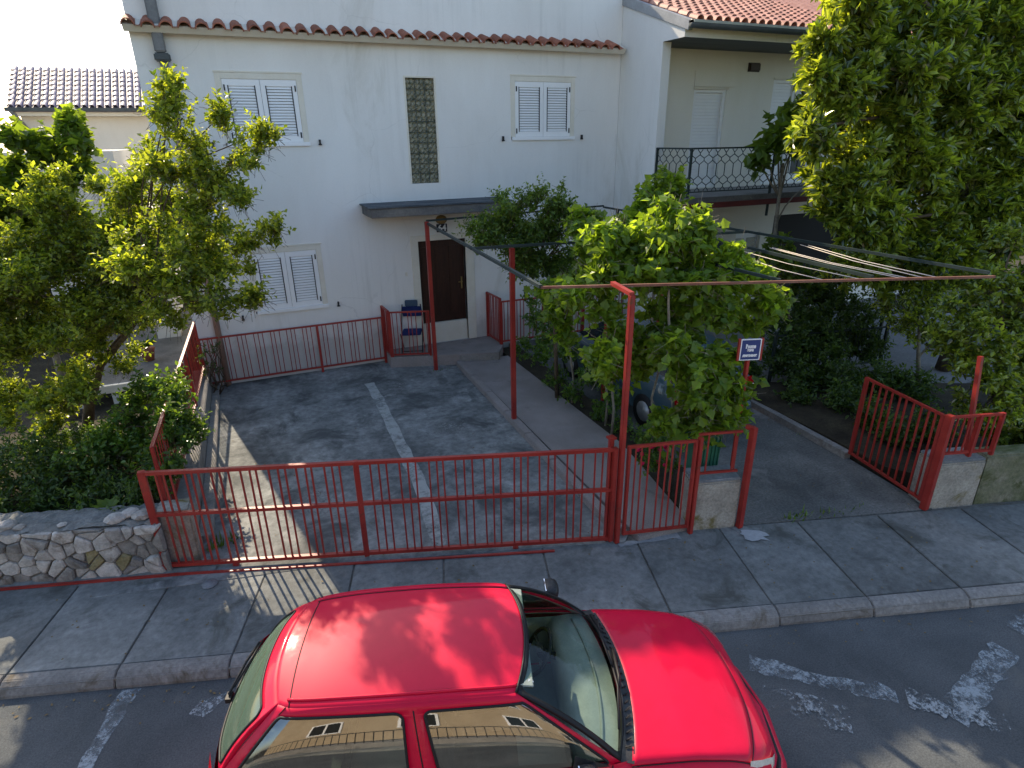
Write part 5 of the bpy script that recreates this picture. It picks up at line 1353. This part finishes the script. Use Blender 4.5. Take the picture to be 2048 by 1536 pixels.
fig = [(-2.6,11.2,4.58,0.44),(-1.98,11.0,4.74,0.34),(-2.95,11.2,3.91,0.58),(-1.98,11.0,4.23,0.29),(-2.52,11.0,3.77,0.51),(-3.4,11.4,4.4,.5)]
plant('tree', 'broad leaved fig tree at the far left above the fruit tree', 'tree', (-3.1, 11.2, .45), 4, fig, l_fig, 150, .3, 9, .12, .115, cl=(7, .42), shape='lobed',
      trunk=[(-3.1, 11.2, .4), (-3.05, 11.2, 1.6), (-2.9, 11.15, 3.0)], bark=m_bark2, tr=.07, upb=.4, along=.4, hollow=.4, flat=.8)
hedge = [(-1.59,9.2,1.29,0.49),(-1.25,8.9,1.3,0.32),(-1.96,8.8,1.08,0.5),(-1.35,8.5,1.01,0.5),(-1.2,8.3,1.05,0.22),(-2.3,8.6,0.95,0.46),(-1.6,8.0,0.86,0.35),(-1.3,7.6,.95,0.18),(-1.3,9.0,1.36,.26),(-1.4,9.7,1.3,.32),(-1.28,8.2,1.15,.2),(-1.35,7.6,.9,.2)]
plant('bush', 'leafy bush spilling over the low wall at the left of the driveway', 'bush', (-1.6, 8.8, .45), 5, hedge, l_hedge, 220, .24, 9, .075, .045,
      trunk=[(-1.6, 8.8, .4), (-1.55, 8.8, .7), (-1.5, 8.75, 1.0)], tr=.03, cl=(7, .42), upb=.5, hollow=.4, shape='oval', br=.008, flat=.7)
cover = [(-3.13,8.8,0.82,0.58),(-2.6,8.4,0.68,0.51),(-2.06,8.0,0.62,0.38),(-1.66,7.6,0.73,0.26),(-2.87,8.0,0.62,0.26),(-3.3,8.2,0.66,0.3),(-3.7,8.6,.7,.5),(-2.3,7.7,.6,.25),(-2.3,9.2,.7,.5),(-3.0,9.6,.7,.5),(-1.8,7.35,.62,.2),(-4.3,8.9,.7,.6)]
plant('bush', 'dark low bushes growing behind the rubble stone wall', 'bush', (-2.7, 8.3, .45), 6, cover, l_dark, 240, .22, 9, .075, .035, twigs=False, upb=.6, hollow=.4)
# a few large pale leaves in front of the dark bushes
BL = thing('plant', 'small broad leaved plant at the front of the dark bushes', 'plant', (-2.0, 7.5, .45))
rg = np.random.default_rng(8)
for i in range(9):
    a = i * 2.4; ln = .16 + .06 * rg.random(); d = Vector((math.cos(a), math.sin(a), .9)).normalized(); s = d.cross(Vector((0, 0, 1))).normalized()
    p = Vector((-2.0, 7.5, .62)); w = .06
    MB().add([p, p + d * ln * .5 + s * w, p + d * ln + Vector((0, 0, -.03)), p + d * ln * .5 - s * w], [(0, 1, 2), (0, 2, 3)]).build('leaf', l_vine, BL)
backvine = [(4.61,9.2,3.47,0.58),(3.97,9.2,3.19,0.6),(4.89,9.0,2.9,0.62),(3.55,9.4,3.19,0.38),(4.15,9.0,2.66,0.36),(5.16,9.0,3.45,0.4),(4.88,9.2,3.73,0.27),(3.94,9.3,3.65,0.26),(4.4,9.2,3.0,.5)]
plant('shrub', 'rounded dark green shrub under the pergola by the front door', 'shrub', (4.85, 9.3, .05), 9, backvine, l_back, 230, .28, 10, .075, .042,
      trunk=[(4.95, 9.3, .0), (4.9, 9.3, 1.0), (4.8, 9.2, 1.9), (4.6, 9.2, 2.7)], tr=.045, cl=(8, .4), upb=.35, hollow=.45)
vine = [(4.3,6.6,3.42,0.34),(4.92,6.4,3.48,0.42),(4.62,6.5,3.30,.38),(5.40,6.2,3.34,0.36),(5.36,6.4,3.66,0.15),(4.95,6.4,3.80,.14),(4.0,6.4,3.05,0.24),(4.52,6.2,2.98,0.36),(5.21,6.0,2.95,0.46),(5.78,5.9,2.91,0.33),(6.25,5.9,2.62,0.24),(6.55,6.0,2.50,.13),(4.06,6.4,2.62,0.2),(4.89,6.1,2.42,0.38),(5.58,6.2,2.50,0.36),(6.3,6.2,2.2,0.3),(3.72,6.5,2.85,.14),(5.7,6.1,3.2,.22),(6.0,6.0,3.05,.16),(4.30,6.3,2.25,.2),(4.35,6.3,2.05,.2),(4.25,6.5,1.8,.18),(4.75,6.2,2.1,.26),(4.6,6.3,1.75,.2),(4.41,7.4,3.32,.3),(4.39,7.2,2.87,.3),(4.25,7.5,2.68,.28),(4.17,7.8,2.32,.22),(4.16,7.6,1.99,.2),(4.21,8.2,2.46,.22),(4.59,8.0,3.52,.25)]
vlow = sc([(4.06,6.4,2.0,0.2),(5.29,6.1,1.70,0.38),(5.86,6.0,1.40,0.36),(5.50,5.9,1.10,0.38),(5.12,6.2,0.95,0.28),(5.78,6.1,1.78,.3),(5.5,6.0,1.4,.35),(5.85,5.9,1.0,.28),(5.05,6.2,2.05,.28),], .90)
plant('grapevine', 'sunlit grapevine spreading over the front of the pergola', 'vine', (4.95, 5.7, .06), 10, vine + vlow, l_vine, 150, .38, 9, .115, .11, shape='lobed',
      trunk=[(4.85, 5.75, .0), (4.9, 5.8, .9), (4.8, 5.9, 1.8), (4.75, 6.0, 2.7), (4.8, 6.1, 3.1)], bark=m_bark2, tr=.028, cl=(8, .40), branches=False, upb=.2, along=.35, droop=.25, hollow=.3, flat=.75, br=.009)
vtop = [(6.46,8.5,3.83,0.33),(6.18,8.5,3.68,0.3),(5.98,8.6,3.37,0.28),(6.64,8.5,3.98,0.2),(5.8,8.6,3.3,.25)]
plant('grapevine', 'small vine crown rising above the pergola beside the balcony', 'vine', (6.5, 8.5, .0), 11, vtop, l_vine, 130, .3, 8, .11, .10, shape='lobed',
      trunk=[(6.5, 8.62, .0), (6.48, 8.6, 1.6), (6.45, 8.6, 3.0), (6.42, 8.55, 3.6)], bark=m_bark2, tr=.03, upb=.4, droop=.1, flat=.7)
bed = [(4.97,9.4,0.45,0.3),(5.02,10.0,0.81,0.38),(5.05,10.4,1.31,0.34),(5.05,8.8,0.34,0.26),(5.2,8.2,0.22,0.26),(5.25,7.6,0.2,0.22),(5.25,7.0,0.25,0.24),(5.3,6.7,.4,.24),(5.15,9.9,1.3,.34),(5.2,9.4,.95,.34),(5.1,10.6,1.7,.3),(5.3,8.7,.7,.3),(5.3,7.9,.6,.28),(5.05,6.4,.3,.2),(4.95,5.9,.45,.2),(5.0,10.9,.6,.3)]
plant('bush', 'low green plants in the bed along the paved path', 'bush', (5.2, 8.5, .06), 12, bed, l_hedge, 130, .22, 9, .07, .045, twigs=False, shape='oval', upb=.6, hollow=.4)
for k, (x, y, h) in enumerate(((5.15, 7.9, 2.2), (5.05, 7.55, 2.4), (5.1, 9.0, 2.0), (5.15, 6.6, 2.0))):
    o = MB().tube([(x, y, .05), (x + .05, y + .05, .5), (x - .06, y + .02, 1.1), (x + .03, y, 1.6), (x, y - .1, h)], [.022, .02, .018, .016, .012], 6).build('vine_stem', m_bark2)
    tag(o, ('bare vine stem in the bed, second from the street', 'tallest bare vine stem in the bed by the paved path', 'bare vine stem in the bed furthest from the street', 'bare vine stem in the bed nearest to the narrow gate')[k], 'vine stem', 'vine stems in the bed beside the path')
# red flowers (geranium) by the narrow gate
GE = thing('flowering_plant', 'red flowering plant in the bed behind the narrow red gate', 'flowers', (4.75, 6.0, .06))
rg = np.random.default_rng(13)
V, F, tw = foliage(rg, [(4.72, 6.1, .35, .2), (4.9, 6.35, .5, .2)], 160, .15, 8, .05, .05, shape='oval', upb=.6)
arr_mesh('foliage', V, F, l_hedge, GE, kind='stuff')
for i in range(16):
    p = np.array((4.78, 6.15, .5)) + rg.normal(size=3) * np.array((.17, .2, .16)); bm = bmesh.new(); bmesh.ops.create_icosphere(bm, subdivisions=1, radius=.035)
    m = MB(); m.add([Vector(v.co) * random.uniform(.7, 1.2) + Vector(p) for v in bm.verts], [tuple(v.index for v in f.verts) for f in bm.faces]); bm.free(); m.build('flower', m_petal, GE)
# big glossy tree on the right
mag = [(8.87,7.5,6.09,0.83),(10.36,7.5,6.02,0.96),(12.08,7.6,6.26,1.02),(8.62,7.2,5.25,0.6),(9.48,7.2,4.99,0.94),(11.22,7.3,4.92,1.1),(13.01,7.4,5.01,1.0),(7.82,7.0,4.71,0.30),(8.75,7.0,4.2,0.62),(10.02,7.0,3.93,0.95),(11.95,7.1,3.69,0.95),(8.5,6.9,3.63,0.46),(9.35,6.9,3.19,0.62),(11.02,7.0,2.89,0.8),(12.58,7.0,2.87,0.75),(13.9,7.2,3.41,0.58),(9.1,6.8,2.65,0.5),(8.08,7.3,5.45,0.2),(12.87,7.5,5.97,0.79),(10,8.4,5.2,.9),(11.6,8.4,5.2,1.0),(10.6,8.2,6.9,.9),(12.3,8.3,7.1,1.0),(9.2,8.0,7.0,.7),(8.2,7.2,4.45,.3),(13.9,7.3,4.6,.8),(14.4,7.4,5.8,.8),(14.6,7.5,3.8,.7),(13.6,7.8,2.6,.6),(14.6,7.6,2.6,.7),(14.0,7.4,1.8,.5),(10.5,7.0,2.40,.55),(11.8,7.0,2.25,.6),(12.9,7.1,2.2,.6),(9.8,7.0,2.75,.45)]
plant('tree', 'large glossy evergreen tree filling the upper right corner', 'tree', (12.9, 7.3, .1), 20, mag, l_mag, 135, .24, 14, .17, .060, cl=(12, .34), shape='oval',
      trunk=[(13.1, 7.3, 0), (13.15, 7.2, 1.3), (13.3, 7.1, 2.5), (13.0, 7.3, 3.6), (12.2, 7.5, 4.6), (11.4, 7.6, 5.6)], bark=m_bark, tr=.15, fork=[(13.3, 7.1, 2.5), (13.0, 7.3, 3.6), (12.2, 7.5, 4.6), (11.4, 7.6, 5.6)], upb=.45, along=.6, rosette=.45, hollow=.5, flat=.7, br=.035)
small = [(11.14,6.9,1.43,0.55),(11.24,6.9,1.89,0.5),(10.44,6.9,1.89,0.42),(11.89,6.9,0.94,0.4)]
plant('tree', 'small young tree with a bare stem in the right hand garden', 'tree', (11.5, 7.0, .1), 21, small, l_mag, 130, .24, 11, .09, .04, shape='oval',
      trunk=[(11.9, 7.0, 0), (11.6, 6.95, .6), (11.3, 6.9, 1.3)], bark=m_bark2, tr=.05, upb=.5, rosette=.3, hollow=.4)
rb = sc([(11.32,5.8,1.16,0.69),(12.19,5.9,1.47,0.62),(11.26,5.4,0.45,0.6),(11.91,5.2,-0.23,0.53),(11.45,6.2,1.76,0.5),(11.98,5.4,0.63,0.44),(11.2,5.5,0.1,0.36),(11.93,6.2,2.24,0.53),(12.6,6.0,1.9,.6),(12.5,5.6,.9,.6),(12.6,5.4,.2,.5),(12.9,6.0,2.6,.5),(13.2,5.9,1.4,.6),(12.4,6.3,2.9,.4)], .82)
plant('shrub', 'glossy leaved shrub hanging over the mossy wall at the right edge', 'shrub', (9.9, 4.5, .12), 22, rb, l_mag, 150, .24, 11, .10, .045, shape='oval',
      trunk=[(10, 4.6, .1), (9.9, 4.7, 1.0), (9.8, 4.8, 1.8)], tr=.05, cl=(8, .4), upb=.45, rosette=.3, hollow=.5, flat=.7)
mid = [(9.95,8.5,1.06,0.81),(11.11,8.4,1.05,0.84),(10.23,8.0,0.5,0.71),(9.33,7.6,0.3,0.42),(9.91,7.2,0.3,0.48),(11.48,8.0,0.56,0.52),(10.46,6.8,0.35,0.47),(10.76,6.4,0.35,0.46),(11.0,8.8,1.61,0.53),(9.46,8.2,0.59,0.5),(9.3,6.6,.3,.4),(9.0,5.9,.3,.35),(8.8,5.3,.3,.32),(9.4,5.2,.35,.4),(8.75,7.2,.2,.28),(8.8,8.4,.3,.35)]
plant('bush', 'mass of dark bushes between the open lane and the yard', 'bush', (10, 7.8, .05), 23, mid, l_dark, 190, .28, 9, .085, .045, twigs=False, shape='oval', upb=.5, hollow=.5)
vr = [(9.6,9.0,2.2,.5),(10.0,9.2,2.5,.45),(9.3,9.4,1.9,.45),(10.5,8.9,1.9,.5),(9.0,9.6,2.4,.35)]
plant('grapevine', 'shaded vine hanging from the far side of the pergola', 'vine', (9.6, 8.4, .05), 24, vr, l_back, 60, .3, 8, .11, .095, shape='lobed',
      trunk=[(9.45, 7.6, 0), (9.6, 8.2, 1.0), (9.7, 8.8, 1.9)], bark=m_bark2, tr=.022, upb=.1, droop=.3, flat=.7)
# fig tree standing on the balcony side
FB_ = thing('fig_tree', 'young fig tree with large lobed leaves in front of the balcony railing', 'tree', (10.6, 9.9, .0))
rg = np.random.default_rng(31)
balfig = [(10.24,9.95,4.80,0.36),(10.03,9.95,4.42,0.34),(10.70,9.95,5.0,0.32),(9.93,9.95,4.08,0.26),(10.7,9.95,4.34,0.36),(11.5,9.95,3.75,0.3)]
MB().tube([(10.6, 9.9, 0), (10.62, 9.92, 1.6), (10.55, 9.95, 3.0), (10.5, 9.95, 4.1)], [.05, .045, .04, .028], 8).build('trunk', m_bark2, FB_)
for bx in balfig:
    m = MB(); limb(m, (10.55, 9.95, 3.4 if bx[2] > 4 else 2.8), bx[:3], .022, .009, rg); m.build('branch', m_bark2, FB_)
V, F, tw = foliage(rg, balfig, 42, .22, 5, .24, .19, shape='lobed', upb=.4, along=.4, hollow=.4, flat=.85)
nv = len(LEAF_SHAPES['lobed'][0]); nf = len(LEAF_SHAPES['lobed'][1])
inv = np.array(root_matrix(FB_).inverted())
for i in range(min(300, len(V) // nv)):
    vv = V[i * nv:(i + 1) * nv]
    MB().add([tuple(p) for p in vv], LEAF_SHAPES['lobed'][1]).build('leaf', l_back, FB_)
MR_ = thing('railing', 'low dark wrought iron railing among the bushes beside the lane', 'railing', (9.3, 8.4, 0))
pa = Vector((9.2, 8.25, 0)); pb = Vector((11.7, 7.75, 0))
for z in (.25, 1.0): MB().bar(pa + Vector((0, 0, z)), pb + Vector((0, 0, z)), .03).build('rail', m_green_steel, MR_)
for i in range(22):
    p = pa.lerp(pb, i / 21); MB().tube([p + Vector((0, 0, .25)), p + Vector((.04 * (-1) ** i, 0, .5)), p + Vector((-.04 * (-1) ** i, 0, .75)), p + Vector((0, 0, 1.0))], .009, 4).build('baluster', m_green_steel, MR_)
for p in (pa, pb): MB().bar(p, p + Vector((0, 0, 1.08)), .05).build('post', m_green_steel, MR_)
PL_ = thing('post', 'thin dark steel pole beside the low railing in the garden', 'pole', (12.0, 8.1, 0))
MB().bar((12.0, 8.1, 0), (12.0, 8.1, 2.6), .05).build('pole', m_green_steel, PL_)
CVR = MB().tube([(-1.0, 6.42, .002), (-1.0, 6.42, .012)], .085, 20).build('drain_cover', M('grey_iron', (.16, .17, .18), (.22, .23, .24), s1=6, s2=40, rough=.7, fine=.3))
tag(CVR, 'small round grey cover set in the pavement by the long gate', 'cover')
ST = thing('climbing_plant', 'bare tangled stems climbing the corner where the two red fences meet', 'plant', (-1.0, 12.5, .1))
rg = np.random.default_rng(61)
for i in range(9):
    p = Vector((-1.0 + rg.normal() * .12, 12.55 + rg.normal() * .15, .05)); pts = [p]
    for k in range(6): p = p + Vector((rg.normal() * .09, rg.normal() * .09, .17)); pts.append(p)
    MB().tube(pts, [.016 - .0018 * k for k in range(7)], 5).build('stem', m_bark, ST)
V, F, tw = foliage(rg, [(-1.0, 12.5, .55, .22), (-.85, 12.55, .95, .15), (-1.1, 12.4, .9, .2)], 70, .18, 7, .06, .04, shape='oval', upb=.2)
arr_mesh('foliage', V, F, l_dark, ST, kind='stuff')
# weeds at joints
WD = MB(); rg = np.random.default_rng(41)
for (x, y, n, s) in [(6.05, 4.62, 26, .10), (6.5, 4.5, 14, .07), (3.45, 11.8, 12, .06), (-.9, 7.15, 30, .12), (8.1, 6.4, 20, .1), (6.9, 4.45, 8, .05)]:
    for i in range(n):
        p = Vector((x + rg.normal() * .12, y + rg.normal() * .05, .0)); a = rg.random() * 6.28; d = Vector((math.cos(a) * .5, math.sin(a) * .5, 1)) * s * rg.uniform(.5, 1.2); w = Vector((-math.sin(a), math.cos(a), 0)) * s * .14
        WD.add([p - w, p + w, p + d], [(0, 1, 2)])
WD.build('weeds', l_hedge).__setitem__('kind', 'stuff')
# fallen leaves and grit on the ground
LT = MB()
for i in range(420):
    u = rg.uniform(-4.5, 7); n_ = rg.choice([rg.uniform(4.75, 6.0), rg.uniform(6.0, 10), 4.5 + abs(rg.normal()) * -.12]); z = .012 if n_ > 4.7 else -.12
    p = S(u, n_, z); a = rg.random() * 6.28; s = rg.uniform(.008, .022)
    LT.add([p + Vector((math.cos(a) * s, math.sin(a) * s, 0)), p + Vector((-math.sin(a) * s * .6, math.cos(a) * s * .6, .004)), p - Vector((math.cos(a) * s, math.sin(a) * s, -.003)), p - Vector((-math.sin(a) * s * .6, math.cos(a) * s * .6, 0))], [(0, 1, 2, 3)])
LT.build('leaf_litter', M('dry_leaf', (.12, .08, .035), (.2, .15, .07), s1=6, s2=30, fine=.4, bump=0)).__setitem__('kind', 'stuff')
